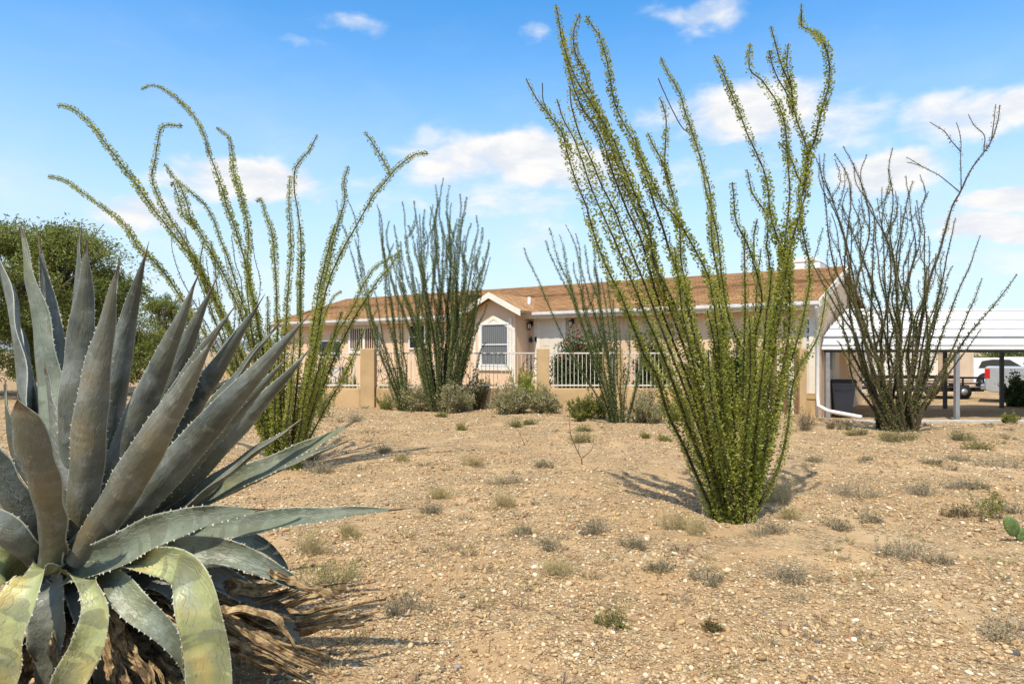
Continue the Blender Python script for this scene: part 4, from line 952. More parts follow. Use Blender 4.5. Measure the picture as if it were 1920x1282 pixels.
bush(620, 782, 60, 84, 'straggly_bush', 'bare tangled bush at the left of the big stucco pillar', 'olive_leaf', 40, 700, .04)
bush(1105, 786, 88, 62, 'desert_broom', 'olive-green bush at the wall left of the slender ocotillo', 'olive_leaf', 100, 7000, .05, wr=.2, up=1.0)
bush(1205, 792, 96, 84, 'desert_broom', 'brownish bush filling the gap between slender and nearest ocotillo', 'sage_leaf', 100, 5500, .045, wr=.2)
bush(1290, 790, 70, 70, 'desert_broom', 'yellowish bush seen through the lower canes of the nearest ocotillo', 'olive_leaf', 70, 4000, .045, wr=.2)
bush(1395, 786, 60, 60, 'desert_broom', 'yellow-green bush behind the fork of the nearest ocotillo', 'creosote_leaf', 60, 3500, .045, wr=.2)
bush(1100, 0, 132, 150, 'oleander', 'big dark oleander with reddish tips behind the railing beside the front door', 'oleander_leaf', 200, 30000, .085, Y=20.0, solid=True, extra=('flower', 500), wr=.22, blobby=1.2, flat=.55)
bush(1218, 0, 60, 140, 'oleander', 'narrow dark oleander behind the railing, mostly hidden by the nearest ocotillo', 'oleander_leaf', 90, 12000, .08, Y=19.7, solid=True, extra=('flower', 200), wr=.22, blobby=1, flat=.5)
bush(1392, 0, 70, 150, 'oleander', 'dark bush against the house wall left of the house number', 'oleander_leaf', 100, 14000, .07, 'twig', Y=18.2, solid=True, wr=.22, blobby=1, flat=.4)
bush(1462, 0, 60, 150, 'oleander', 'dark bush beside the corner with the house number', 'oleander_leaf', 90, 11000, .07, 'twig', Y=17.7, solid=True, wr=.22, blobby=.8, flat=.35)
bush(1916, 0, 70, 82, 'oleander', 'dark bush at the right edge in front of the silver pickup', 'oleander_leaf', 90, 7000, .08, Y=22.8, wr=.3, blobby=.8)
bush(1902, 0, 40, 30, 'desert_broom', 'little olive bush at the carport edge on the far right', 'olive_leaf', 40, 1500, .05, Y=17.4, wr=.2)
bush(655, 0, 34, 86, 'potted_shrub', 'upright bright green plant inside the railing left of the big pillar', 'creosote_leaf', 40, 1600, .05, Y=20.5, wr=.2)

def ground_cover():
    n = 520; V = []; Fc = []; off = 0; mi = []
    r = 3.0*(20/3.0)**rng.random(n); th = rng.uniform(-R(50), R(50), n); x = r*np.sin(th); y = r*np.cos(th)
    for i in range(n):
        if vn(np.array(x[i]*.8+3), np.array(y[i]*.8)) < -.12 or (y[i] > 18.3 and x[i] < 8): continue
        if abs(x[i]+2.1) < .8 and y[i] < 4: continue
        g0 = Gf(x[i], y[i]); w = .035+.05*rng.random()*(1+y[i]*.06); k = 46
        a = rng.uniform(0, 2*math.pi, k); rr = np.sqrt(rng.random(k))*w
        p = np.stack([x[i]+np.cos(a)*rr*.4, y[i]+np.sin(a)*rr*.4, np.full(k, g0)], 1)
        d = nrm(np.stack([np.cos(a)*.9, np.sin(a)*.9, rng.uniform(.1, 1.1, k)], 1))
        v, f = leafquads(p, d, w*rng.uniform(.4, 1.1, k), .022*(1+y[i]*.12)); V.append(v); Fc.append(f+off); off += len(v); mi += [int(rng.random()*3)]*len(f)
    o = fastmesh('ground_cover', np.vstack(V), np.vstack(Fc), ['grey_leaf', 'straw_leaf', 'twig'], mi)
    tag(o, 'sparse dead grass and tiny dry weeds between the gravel', 'ground cover', kind='stuff')
    # fallen twigs
    V = []; Fc = []; off = 0; n = 420
    r = 3.0*(16/3.0)**rng.random(n); th = rng.uniform(-R(48), R(48), n); x = r*np.sin(th); y = r*np.cos(th)
    for i in range(n):
        a = rng.uniform(0, 2*math.pi); l = rng.uniform(.05, .22); P = []
        for j in range(4):
            qx = x[i]+math.cos(a)*l*j/3+rng.normal(0, .008); qy = y[i]+math.sin(a)*l*j/3+rng.normal(0, .008); P.append((qx, qy, Gf(qx, qy)+.008+rng.random()*.012))
        v, f = tubes(np.array(P), .0028, .0012, 4); V.append(v); Fc.append(f+off); off += len(v)
    o = fastmesh('twig_litter', np.vstack(V), np.vstack(Fc), ['twig']); tag(o, 'dead twigs lying loose on the gravel', 'twigs', kind='stuff')
ground_cover()
RG = 'larger rocks lying on the gravel'
for (px, py, wpx, c, lab) in [
  (1266,1040,17,(.66,.55,.36),'pale yellow flat rock below the nearest ocotillo'), (1293,1056,16,(.58,.48,.33),'tan rock right of the pale yellow flat rock'),
  (1364,1062,10,(.52,.33,.14),'orange-yellow pebble below the nearest ocotillo base'), (1212,1012,9,(.70,.66,.6),'white round stone between grey tufts left of the nearest ocotillo'),
  (991,1108,12,(.14,.10,.08),'dark brown stone alone left of centre'), (1051,1107,10,(.60,.5,.37),'pale stone right of the dark brown stone'),
  (834,1081,11,(.42,.20,.09),'reddish stone right of the agave'), (730,1056,9,(.74,.7,.62),'white stone right of the green-topped tussock'),
  (793,1063,13,(.62,.52,.40),'pale double stone below the sandy middle left'), (857,1252,22,(.33,.30,.30),'flat grey slab stone at the bottom centre left'),
  (847,1247,9,(.36,.17,.09),'small red stone beside the flat grey slab stone'), (927,1037,10,(.68,.6,.47),'pale stone in open gravel left of centre'),
  (1582,1046,26,(.38,.28,.19),'brown rock on the gravel left of the twiggy grey shrub'), (1830,1100,18,(.46,.31,.18),'tan-orange rock in the lower right gravel'),
  (1905,1226,20,(.06,.06,.065),'black rock at the lower right edge'), (1532,1204,14,(.10,.10,.11),'dark stone in the lower right gravel'),
  (1432,1152,18,(.20,.17,.15),'dark flat stone low in the centre right'), (1272,1256,10,(.10,.10,.12),'blackish stone near the bottom centre'),
  (1062,1245,14,(.14,.12,.11),'dark stone at the bottom, left of centre'), (1080,1228,14,(.68,.58,.42),'pale angular stone near the bottom centre')]:
    b = ground_at(px, py); s = wpx*b[1]/F/2*.95
    o = stones('rock', np.array([b[0]]), np.array([b[1]]), np.array([s]), pal=np.array(c), sink=.3)
    tag(o, lab, 'rock', RG)

# prickly pear at the right edge
def pear():
    b = ground_at(1925, 1016); t = thing('prickly_pear', 'low prickly pear with flat green pads at the right edge', 'cactus', tuple(b))
    for (px, py, L, W_, tilt, yaw) in ((1911, 1003, .215, .125, -48, 10), (1900, 998, .20, .12, 105, 15), (1925, 1016, .20, .15, 20, 40), (1945, 1000, .2, .15, 30, 30)):
        c = at(px, py, b[1])-b; V = []; n = 18; Fc = []
        for i in range(9):
            s = -1+2*i/8; th = .012*math.sqrt(max(0, 1-s*s))+.0005
            for j in range(n):
                a = 2*math.pi*j/n; V.append(None)
        V = []
        for i in range(10):
            f = i/9*math.pi
            for j in range(n):
                a = 2*math.pi*j/n; x = math.sin(f)*math.cos(a)*W_/2; y = .016*math.cos(f); z = math.sin(f)*math.sin(a)*L/2*(1+.15*math.sin(a))+L/2
                V.append((x, y, z))
        Fc = [(i*n+j, i*n+(j+1) % n, (i+1)*n+(j+1) % n, (i+1)*n+j) for i in range(9) for j in range(n)]
        o = fastmesh('pad', V, Fc, ['pear_pad'], smooth=True, parent=t); o.location = c; o.rotation_euler = (R(8), R(tilt), R(yaw))
pear()

# ---------------------------------------------------------------- trees
def tree(label, x, y, h, w, leaf, nl, L, trunk_h=.25, lim=14, name='mesquite_tree', blobs=60, group=None, seed=1, squash=.8, far=False):
    rs = random.Random(seed); z0 = Gf(x, y); t = thing(name, label, 'tree', (x, y, z0), group=group)
    m = MB(); ends = []
    th = h*trunk_h
    m.tube([(0, 0, -.1), (.05*h*.2, 0, th*.5), (0, .03, th)], [h*.035, h*.028, h*.024], 9)
    for k in range(lim):
        a = 2*math.pi*k/lim+rs.uniform(-.3, .3); e = np.array((math.cos(a)*w*.5*rs.uniform(.35, .8), math.sin(a)*w*.5*rs.uniform(.35, .8), h*rs.uniform(.45, .92)))
        mid = np.array((e[0]*.4, e[1]*.4, th+(e[2]-th)*.6)); P = [(0, 0, th*.9), tuple(mid), tuple(e)]
        m.tube(P, [h*.018, h*.010, h*.003], 6); ends += [mid, e]
        for q in range(3):
            e2 = e+np.array((rs.uniform(-1, 1), rs.uniform(-1, 1), rs.uniform(-.4, .8)))*w*.14
            m.tube([tuple(mid*.5+e*.5), tuple(e2)], [h*.006, h*.002], 4); ends.append(e2)
    m.build('trunk', 'bark', t)
    P = []; D_ = []
    for k in range(blobs):
        a = rs.uniform(0, 2*math.pi); u = rs.uniform(-.55, 1); r = math.sqrt(1-max(0, u)**2)*w*.5*rs.uniform(.5, 1.0)
        c = np.array((math.cos(a)*r, math.sin(a)*r, h*((.54 if trunk_h > .12 else .46)+.40*u*rs.uniform(.75, 1)))); br = w*rs.uniform(.06, .15)
        n = int(nl/blobs*rs.uniform(.5, 1.5)); q = nrm(rng.normal(size=(n, 3)))*(rng.random((n, 1))**.45)*br*np.array((1.25, 1.25, squash)); P.append(c+q)
        D_.append(nrm(q/br*.6+rng.normal(0, .5, (n, 3))+np.array((0, 0, -.25))))
    P = np.vstack(P); D_ = np.vstack(D_); cul = vn(P[:, 0]*7/w+seed, P[:, 2]*9/h)+vn(P[:, 1]*7/w+3, P[:, 2]*8/h+seed)+.6*vn(P[:, 0]*19/w, P[:, 2]*19/h+P[:, 1]*9/w)
    kk = cul > -.24+rng.normal(0, .08, len(P)); P = P[kk]; D_ = D_[kk]
    V, Fc = leafquads(P, D_, L*rng.uniform(.6, 1.5, len(P)), .14)
    keep = None
    fastmesh('crown', V, Fc, [leaf], parent=t); return t
tree('large feathery green mesquite standing behind the agave at the left', -17.0, 24, 6.6, 7.0, 'mesquite_leaf', 130000, .13, seed=3, blobs=170)
tree('lower mesquite drooping at the right side of the large one, left of the ocotillo', -12.4, 24.5, 3.7, 2.6, 'mesquite_leaf', 14000, .11, seed=5, blobs=50)
for x_, y_, h_, w_, l_ in ((-19.5, 23, 2.6, 3.6, 'dark olive thicket behind the agave at the left edge'), (-15.6, 23.5, 2.4, 3.4, 'dark olive thicket under the large mesquite'), (-12.6, 24, 2.2, 2.6, 'dark olive thicket under the lower mesquite, by the ocotillo')):
    tree(l_, x_, y_, h_, w_, 'mesquite_leaf', 16000, .11, name='thicket', seed=31+int(-x_), blobs=60, trunk_h=.1, group='thickets behind the agave')
tree('small thin bluish tree seen between the mesquite and the left ocotillo', -17.2, 34, 4.6, 3.0, 'far_leaf', 7000, .11, seed=8, blobs=34)
for k, (x, y, h, w, lab) in enumerate([(27, 44, 3.6, 7, 'bushy olive tree behind the white car under the carport roof edge'), (33, 43, 3.7, 7, 'bushy olive tree at the right edge behind the parked cars'),
        (38, 50, 3.8, 8, 'far bushy tree beyond the right edge of the carport'), (-33, 48, 4.2, 9, 'distant dull green tree far left behind the mesquite')]):
    tree(lab, x, y, h, w, 'far_leaf', 9000, .26, name='desert_tree', blobs=60, group='low trees far behind the yard', seed=20+k, trunk_h=.15)

# ---------------------------------------------------------------- house
TH = R(35); PX, PY_ = 7.90, 17.8; EAVE = 2.93; RIDGE = 4.14; HL = 22.2; HD = 8.0
house = thing('house', 'single-storey peach house with brown shingle roof and white trim', 'house', (PX, PY_, 0), -TH)
def fac(px, py, off=0.0):
    """photo pixel to house coordinates on the front wall plane (x along the front, 0 at the right corner; z height)"""
    r = (px-CX)/F; c, s = math.cos(TH), math.sin(TH)
    # point = P + x*(c,-s) + off*(s,c)
    x = (r*(PY_+off*c)-PX-off*s)/(c+r*s)
    Y = PY_-x*s+off*c
    return x, CH+(HZ-py)/F*Y
def hb(x0, x1, y0, y1, z0, z1, name, m, parent=house, bevel=0):
    return MB().box(min(x0, x1), max(x0, x1), y0, y1, z0, z1).build(name, m, parent, bevel)
# walls (gable prism) with open window holes replaced by recessed frames in front
m = MB(); zb = -.6
m.prism([(0, zb), (HD, zb), (HD, EAVE-.1), (HD/2, RIDGE-.16), (0, EAVE-.1)], 'x', -HL, 0)
wall = m.build('wall', 'house_wall_paint', house)
# roof: two slabs
ov = .38; sl_ = (RIDGE-EAVE)/(HD/2)
def slab(y0, z0, y1, z1, x0, x1, th, name):
    m = MB(); m.add([(x0, y0, z0), (x1, y0, z0), (x1, y1, z1), (x0, y1, z1), (x0, y0, z0-th), (x1, y0, z0-th), (x1, y1, z1-th), (x0, y1, z1-th)],
          [(0, 1, 2, 3), (7, 6, 5, 4), (0, 4, 5, 1), (1, 5, 6, 2), (2, 6, 7, 3), (3, 7, 4, 0)]); return m
roof = slab(-ov, EAVE-ov*sl_+.02, HD/2, RIDGE, -HL-.25, .16, .10, 'roof').build('roof', 'shingle', house)
slab(HD/2+.001, RIDGE, HD+ov, EAVE-ov*sl_+.02, -HL-.25, .16, .10, 'roof').build('roof', 'shingle', house)
# ridge cap course and courses of shingle give the roof relief
m = MB()
for k in range(30):
    f0 = k/30; y = -ov+(HD/2+ov)*f0; z = EAVE-ov*sl_+.02+(y+ov)*sl_
    m.box(-HL-.25, .16, y+.004, y+.03, z+.004, z+.016)
m.build('shingle_course', 'shingle', roof)
# fascia, gutter, rake boards
ez = EAVE-ov*sl_-.08
fxl, _ = fac(862, 590); fxr, _ = fac(988, 585)
def gut(x0, x1):
    m = MB(); m.prism([(-ov-.13, ez+.07), (-ov-.13, ez-.02), (-ov-.09, ez-.07), (-ov-.012, ez-.07), (-ov-.012, ez+.075), (-ov-.03, ez+.075), (-ov-.03, ez-.05), (-ov-.08, ez-.05), (-ov-.11, ez-.01), (-ov-.11, ez+.07)], 'x', x0, x1)
    m.build('gutter', 'gutter_white', house)
gut(fxr-.1, .19); gut(-HL-.27, fxl)
hb(-HL-.27, fxl, -ov+.0, -ov+.04, ez-.14, ez+.07, 'fascia', 'white_trim'); hb(fxr-.1, .163, -ov, -ov+.04, ez-.14, ez+.07, 'fascia', 'white_trim')
hb(-HL, fxl, -ov+.04, 0, ez-.02, ez+.0, 'soffit', 'white_trim'); hb(fxr, .16, -ov+.04, -.0, ez-.02, ez+.0, 'soffit', 'white_trim')
for x in (.165, -HL-.255-.03):
    for (y0, z0, y1, z1) in ((-ov, EAVE-ov*sl_+.03, HD/2, RIDGE+.01), (HD/2, RIDGE+.01, HD+ov, EAVE-ov*sl_+.03)):
        m = slab(y0, z0, y1, z1, x, x+.03, .20, ''); m.build('rake_board', 'white_trim', house)
# dark skirting gap / foundation line
hb(-HL, .004, -.004, 0.02, zb, .42, 'skirting', 'house_wall_paint')
# corner and batten trims on the front
def vtrim(px, w, z0=.42, z1=EAVE-.28, d=.03, m='white_trim'):
    x, _ = fac(px, 640); hb(x-w/2, x+w/2, -d, -.001, z0, z1, 'trim_board', m)
vtrim(987, .13); vtrim(1006, .16)
hb(-.14, .03, -.03, -.001, .42, EAVE-.3, 'trim_board', 'white_trim'); hb(.002, .03, -.001, .14, .42, EAVE-.3, 'trim_board', 'white_trim')
hb(-HL-.03, -HL+.12, -.03, -.001, .42, EAVE-.3, 'trim_board', 'white_trim')
# faint vertical siding battens (grooves of the siding)
x = -.6
while x > -HL+.3:
    MB().box(x-.012, x+.012, -.012, -.002, .44, EAVE-.3).build('siding_batten', 'house_wall_paint', wall); x -= 1.22
def window(px0, px1, py0, py1, yo=0.0, name='window', glass='window_glass', bars=(.5,), fr=.055, parent=house):
    xa, za = fac(px0, py1, yo); xb, zb_ = fac(px1, py0, yo); _, zt = fac((px0+px1)/2, py0, yo); _, z0 = fac((px0+px1)/2, py1, yo)
    p = MB().box(xa, xb, yo-.035, yo-.002, z0, zt).build(name, glass, parent)
    m = MB()
    m.box(xa-fr, xa, yo-.07, yo-.003, z0-fr, zt+fr); m.box(xb, xb+fr, yo-.07, yo-.003, z0-fr, zt+fr)
    m.box(xa, xb, yo-.069, yo-.003, zt, zt+fr); m.box(xa, xb, yo-.069, yo-.003, z0-fr, z0)
    for b in bars: m.box(xa, xb, yo-.062, yo-.036, z0+(zt-z0)*b-.02, z0+(zt-z0)*b+.02)
    m.build('frame', 'white_metal', p, .006)
    return p, xa, xb, z0, zt
window(770, 797, 611, 652, bars=(.5,))

# recessed barred porch opening at the left
def barred():
    p, xa, xb, z0, zt = window(659, 712, 613, 656, glass='porch_brown', bars=(), fr=.12)
    m = MB(); k = 13
    for i in range(k+1):
        x = xa+(xb-xa)*i/k; m.box(x-.008, x+.008, -.085, -.06, z0, zt)
    m.box(xa, xb, -.09, -.055, z0+.02, z0+.06); m.box(xa, xb, -.09, -.055, zt-.06, zt-.02)
    xm = (xa+xb)/2; m.box(xm-.06, xm+.06, -.1, -.05, z0, zt)
    m.build('security_bar', 'white_trim', p)
    hb(xa-1.0, xb+.5, -.36, -.001, zt+.18, zt+.26, 'porch_beam', 'porch_brown')
barred()
window(600, 640, 640, 668, bars=()); 
# gabled bay with the curtained window
def bay():
    bo = -.85; (xl, _), (xr, _) = fac(889, 640, bo), fac(966, 640, bo); xc = (xl+xr)/2; zt = 2.62
    _, pk = fac(921, 549, bo-.2)
    m = MB(); ze0 = EAVE-.10; sb = (pk-ze0)/((xr-xl)/2+.42); zw = pk-sb*(xr-xl)/2-.12
    m.prism([(xl, -.35), (xr, -.35), (xr, zw), (xc, pk-.12), (xl, zw)], 'y', bo, -.002); b = m.build('bay_wall', 'house_wall_paint', house)
    # roof of the bay
    for sgn, xe in ((-1, xl-.42), (1, xr+.42)):
        s = sb; ze = pk-abs(xe-xc)*s
        vs = [(xc, bo-.3, pk), (xe, bo-.3, ze), (xe, 2.6, ze), (xc, 2.6, pk)]
        m = MB(); m.add(vs+[(x, y, z-.09) for x, y, z in vs], [(0, 1, 2, 3), (7, 6, 5, 4), (0, 4, 5, 1), (1, 5, 6, 2), (2, 6, 7, 3), (3, 7, 4, 0)])
        m.build('bay_roof', 'shingle', house)
        vs = [(xc, bo-.335, pk+.01), (xe, bo-.335, ze+.01), (xe, bo-.302, ze+.01), (xc, bo-.302, pk+.01)]
        m = MB(); m.add(vs+[(x, y, z-.19) for x, y, z in vs], [(0, 1, 2, 3), (7, 6, 5, 4), (0, 4, 5, 1), (1, 5, 6, 2), (2, 6, 7, 3), (3, 7, 4, 0)])
        m.build('rake_board', 'white_trim', house)
    p, xa, xb, z0, zt2 = window(905, 953, 609, 683, yo=bo, glass='curtain_behind_glass', bars=(.50, .28), fr=.06)
    for (x0, x1) in ((xl, xa-.06), (xb+.06, xr)):
        pass
    m = MB(); m.box(xl-.02, xl+.10, bo-.04, bo-.001, .42, zt-.35); m.box(xr-.10, xr+.02, bo-.04, bo-.001, .42, zt-.35)
    m.box(xa-.16, xa-.062, bo-.035, bo-.002, z0-.16, zt2+.2); m.box(xb+.062, xb+.16, bo-.035, bo-.002, z0-.16, zt2+.2); m.box(xa-.16, xb+.16, bo-.06, bo-.036, z0-.2, z0-.07)
    for sgn, xe in ((-1, xl-.02), (1, xr+.02)):
        zl = zt-.36; zp = zt+.05
        vs = [(xc, bo-.045, zp), (xe, bo-.045, zl), (xe, bo-.002, zl), (xc, bo-.002, zp)]
        m.add(vs+[(x, y, z-.09) for x, y, z in vs], [(0, 1, 2, 3), (7, 6, 5, 4), (0, 4, 5, 1), (1, 5, 6, 2), (2, 6, 7, 3), (3, 7, 4, 0)])
    m.prism([(xa-.02, zt2+.065), (xb+.02, zt2+.065), (xc, zt2+.3)], 'y', bo-.03, bo-.002)
    m.build('window_surround', 'white_trim', b)
bay()
# front door, lamps, bell
xa, _ = fac(1014, 640); xb, _ = fac(1056, 640); _, zt = fac(1030, 601)
dr = MB().box(xa, xb, -.05, -.001, .5, zt).build('door', 'door_white', house, .01)
m = MB(); m.box(xa-.12, xa, -.06, -.002, .42, zt+.12); m.box(xb, xb+.12, -.06, -.002, .42, zt+.12); m.box(xa, xb, -.059, -.002, zt, zt+.12); m.build('door_frame', 'white_trim', dr)
m = MB()
for r0, r1 in ((.62, .95), (1.05, 1.6), (1.7, zt-.12)):
    for c in (0, 1): m.box(xa+.12+c*((xb-xa)/2), xa+(xb-xa)/2-.08+c*((xb-xa)/2), -.058, -.0505, r0, r1)
m.build('door_panel', 'door_white', dr, .004)
MB().tube([(xa+.08, -.05, 1.38), (xa+.08, -.10, 1.38), (xa+.08, -.12, 1.38)], [.03, .03, .02], 10).build('door_knob', 'dark_metal', dr)
def wall_lamp(px, py):
    x, z = fac(px, py); l = thing('wall_lamp', None, None); l.parent = house; l.location = (x, 0, z)
    m = MB(); m.box(-.05, .05, -.03, 0, -.02, .14); m.tube([(0, -.03, .06), (0, -.09, .14), (0, -.15, .13), (0, -.15, .08)], .014, 6)
    m.tube([(0, -.15, .09), (0, -.15, .06), (0, -.15, .045)], [.015, .10, .09], 10); m.tube([(0, -.15, -.16), (0, -.15, -.12)], [.01, .05], 8)
    for a in range(4):
        c, s = math.cos(a*1.571+.78), math.sin(a*1.571+.78); m.tube([(c*.08, -.15+s*.08, .05), (c*.05, -.15+s*.05, -.12)], .008, 4)
    m.build('bracket', 'black_paint', l); MB().tube([(0, -.15, .045), (0, -.15, -.12)], [.066, .04], 8).build('lamp_glass', 'white_trim', l)
wall_lamp(997, 610); wall_lamp(1074, 606)
x, z = fac(1006.5, 636); hb(x-.05, x+.05, -.055, -.031, z-.08, z+.08, 'doorbell', 'black_paint')
x, z = fac(997, 637)
m = MB(); m.tube([(x, -.02, z+.14), (x, -.03, z+.09)], .006, 5); m.tube([(x, -.05, z+.1), (x, -.05, z+.05), (x, -.05, z-.06), (x, -.05, z-.08)], [.012, .05, .06, .02], 10); m.build('wall_bell', 'dark_metal', house)
# roof fittings
def on_roof(px, py):
    r = (px-CX)/F; zz = (HZ-py)/F; c, s = math.cos(TH), math.sin(TH)
    best = None
    for i in range(400):
        y = -ov+(HD/2+ov)*i/399; x = (r*(PY_+y*c)-PX-y*s)/(c+r*s); Y = PY_-x*s+y*c; z = CH+zz*Y; zr = EAVE+y*sl_
        if best is None or abs(z-zr) < best[0]: best = (abs(z-zr), x, y, zr)
    return best[1:]
x, y, z = on_roof(890, 563); hb(x-.2, x+.2, y-.2, y+.2, z-.02, z+.2, 'roof_vent', 'dark_room')
x, y, z = on_roof(992, 577); m = MB(); m.tube([(x, y, z-.1), (x-.06, y+.1, z+.36)], .055, 8); m.build('roof_flashing', 'gutter_white', house)
x = fac(555, 600)[0]
m = MB(); c_ = at(555, 583, 34.5); 
fl = thing('flue', None, None); fl.parent = house
m.tube([(-21.9, .7, 2.8), (-21.9, .7, 4.6)], .12, 10); m.tube([(-21.9, .7, 4.6), (-21.9, .7, 4.7), (-21.9, .7, 4.75)], [.16, .16, .05], 10); m.build('flue_pipe', 'flue_green', fl)
# evaporative cooler behind the ridge
m = MB(); m.box(-1.75, -.75, 4.6, 5.7, 3.7, 4.42); m.prism([(-1.77, 4.42), (-.73, 4.42), (-.82, 4.52), (-1.05, 4.60), (-1.45, 4.60), (-1.68, 4.52)], 'y', 4.58, 5.72); m.build('roof_cooler', 'white_metal', house, .03)
# house number running down the corner trim
def number():
    for ch, py in zip('13677', (604, 619, 634, 649, 664)):
        cu = bpy.data.curves.new('house_number', 'FONT'); cu.body = ch; cu.size = .17; cu.extrude = .006; cu.align_x = 'CENTER'; cu.offset = .004
        o = bpy.data.objects.new('house_number', cu); COL.objects.link(o)
        dg = bpy.context.evaluated_depsgraph_get(); me = bpy.data.meshes.new_from_object(o.evaluated_get(dg)); bpy.data.objects.remove(o)
        me.materials.clear(); me.materials.append(MATS['number_black']); ob = bpy.data.objects.new('house_number', me); link(ob, house)
        x, z = fac(1515.5, py); ob.location = (x, -.022, z-.06); ob.rotation_euler = (R(90), 0, 0)
    hb(-.30, -.142, -.016, -.001, .42, EAVE-.3, 'trim_board', 'door_white')
number()
# downspout
m = MB(); m.tube([(.12, -ov-.06, ez), (.12, -ov-.06, ez-.10), (.08, -.10, ez-.35), (.08, -.10, .35), (.10, -.12, .12), (.35, -.22, .0), (1.15, -.45, -.10)], .05, 10)
m.build('downspout', 'white_metal', house)
# ledge and plinth at the corner
hb(-.36, .05, -.10, -.005, .28, .40, 'plinth_cap', 'yard_wall_stucco'); hb(-.33, .02, -.08, -.005, -.6, .28, 'plinth', 'yard_wall_stucco')
# meter box and pipes on the gable end under the carport
m = MB(); m.box(.002, .16, 1.5, 1.9, 1.0, 1.5); m.tube([(.06, 1.7, 1.5), (.06, 1.7, 2.3)], .03, 8); m.build('meter_box', 'grey_metal', house)
hb(.002, .05, 2.3, 3.2, .4, 2.3, 'side_door', 'door_white')

# ---------------------------------------------------------------- yard wall with pillars and railing
YF = 18.8
def X(px, Y=YF): return (px-CX)/F*Y
def stucco_wall(label, x0, x1, z1=.50, Y=YF, th=.2):
    m = MB(); m.box(x0, x1, Y, Y+th, -.5, z1); o = m.build('yard_wall', 'yard_wall_stucco', None, .015); return tag(o, label, 'wall', 'low stucco yard walls')
def pillar(label, x0, x1, Y=YF-.1, z1=1.6, d=.4, cap=True):
    m = MB(); m.box(x0, x1, Y, Y+d, -.5, z1); o = m.build('wall_pillar', 'yard_wall_stucco', None, .02); return tag(o, label, 'pillar', 'stucco pillars of the yard wall')
def railing(label, x0, x1, Y=YF+.1, z0=.56, z1=1.49, m_='railing_paint'):
    t = thing('railing', label, 'railing', (x0, Y, 0), group='white picket railings on the yard wall'); w = x1-x0
    MB().box(0, w, -.02, .02, z1-.04, z1).build('rail', m_, t, .004); MB().box(0, w, -.02, .02, z0, z0+.04).build('rail', m_, t, .004)
    n = max(1, int(round(w/.11))); me = None
    for i in range(1, n):
        x = w*i/n
        if me is None:
            o = MB().box(-.0075, .0075, -.0075, .0075, z0-.05, z1-.041).build('picket', m_, t); me = o.data
        else: o = bpy.data.objects.new('picket', me); link(o, t)
        o.location = (x, 0, 0)
pp = [(675, 702), (1007, 1030), (1131, 1142), (1155, 1168), (1418, 1434), (1500, 1513)]
labs = ['wide tan stucco pillar nearest, beside the thin ocotillo at the left', 'stucco pillar with cap below the wall lamp by the front door', 'narrow stucco pillar at the left side of the gate gap', 'narrow stucco pillar at the right side of the gate gap',
        'stucco pillar seen through the fork of the nearest ocotillo', 'stucco pillar next to the corner with the house number']
for k, ((a, b), l) in enumerate(zip(pp, labs)):
    Yp = YF-.1 if k < 4 else 17.25
    pillar(l, X(a, Yp), X(b, Yp), Y=Yp, d=.38 if b-a > 20 else .25)
stucco_wall('low stucco wall left of the wide stucco pillar', X(500), X(675)-.0); stucco_wall('low stucco wall between the wide pillar and the pillar by the door', X(702, YF-.1), X(1007, YF-.1))
stucco_wall('low stucco wall under the railing before the front door', X(1030, YF-.1), X(1131, YF-.1)); stucco_wall('low stucco wall hidden behind the nearest ocotillo', X(1168, YF-.1), X(1375, YF-.1))
railing('white railing left of the wide stucco pillar', X(505), X(675)); railing('long white railing in front of the gabled window', X(703), X(1007)); railing('white railing in front of the oleander and door', X(1031), X(1131)); railing('white railing behind the nearest ocotillo', X(1169), X(1372))
# gate in the gap
t = thing('gate', 'small white metal gate between two narrow stucco pillars', 'gate', (X(1142), YF+.05, 0)); w = X(1155)-X(1142)
m = MB(); m.box(0, .03, -.015, .015, .1, 1.5); m.box(w-.03, w, -.015, .015, .1, 1.5); m.box(.03, w-.03, -.015, .015, 1.46, 1.5); m.box(.03, w-.03, -.015, .015, .1, .14); m.build('gate_frame', 'white_metal', t)
MB().box(w/2-.01, w/2+.01, -.01, .01, .141, 1.459).build('picket', 'white_metal', t)
# plank panel between the last pillars
t = thing('board_fence', 'weathered plank panel between the last two pillars by the house corner', 'fence', (X(1434, 17.35), 17.35, 0)); w = X(1500, 17.35)-X(1434, 17.35)
for i in range(6):
    MB().box(w*i/6+.008, w*(i+1)/6-.008, -.015+.006*(i % 2), .015, -.4, 1.50-.03*(i % 3)).build('plank', 'rust_wood' if i % 2 else 'door_white', t)
MB().box(0, w, .016, .05, .9, 1.0).build('rail', 'old_wood', t)
# far left yard fence
t = stucco_wall('distant low stucco wall seen through canes left of the ocotillo', -20.5, -9.6, .55, 36.0)
railing('distant white railing seen through the canes left of the ocotillo', -20.4, -12.6, 36.1, .6, 1.5)
pillar('distant stucco pillar left of the ocotillo, above the agave leaves', -17.8, -17.1, 35.9, 1.75)
m = MB(); m.box(-9.8, -9.6, 19.0, 36.0, -.5, .5)
tag(MB().box(X(500)-.2, X(500)-.001, YF, 35.9, -.5, .5).build('yard_wall', 'yard_wall_stucco', None, .015), 'low side wall running back at the left end of the yard', 'wall', 'low stucco yard walls')

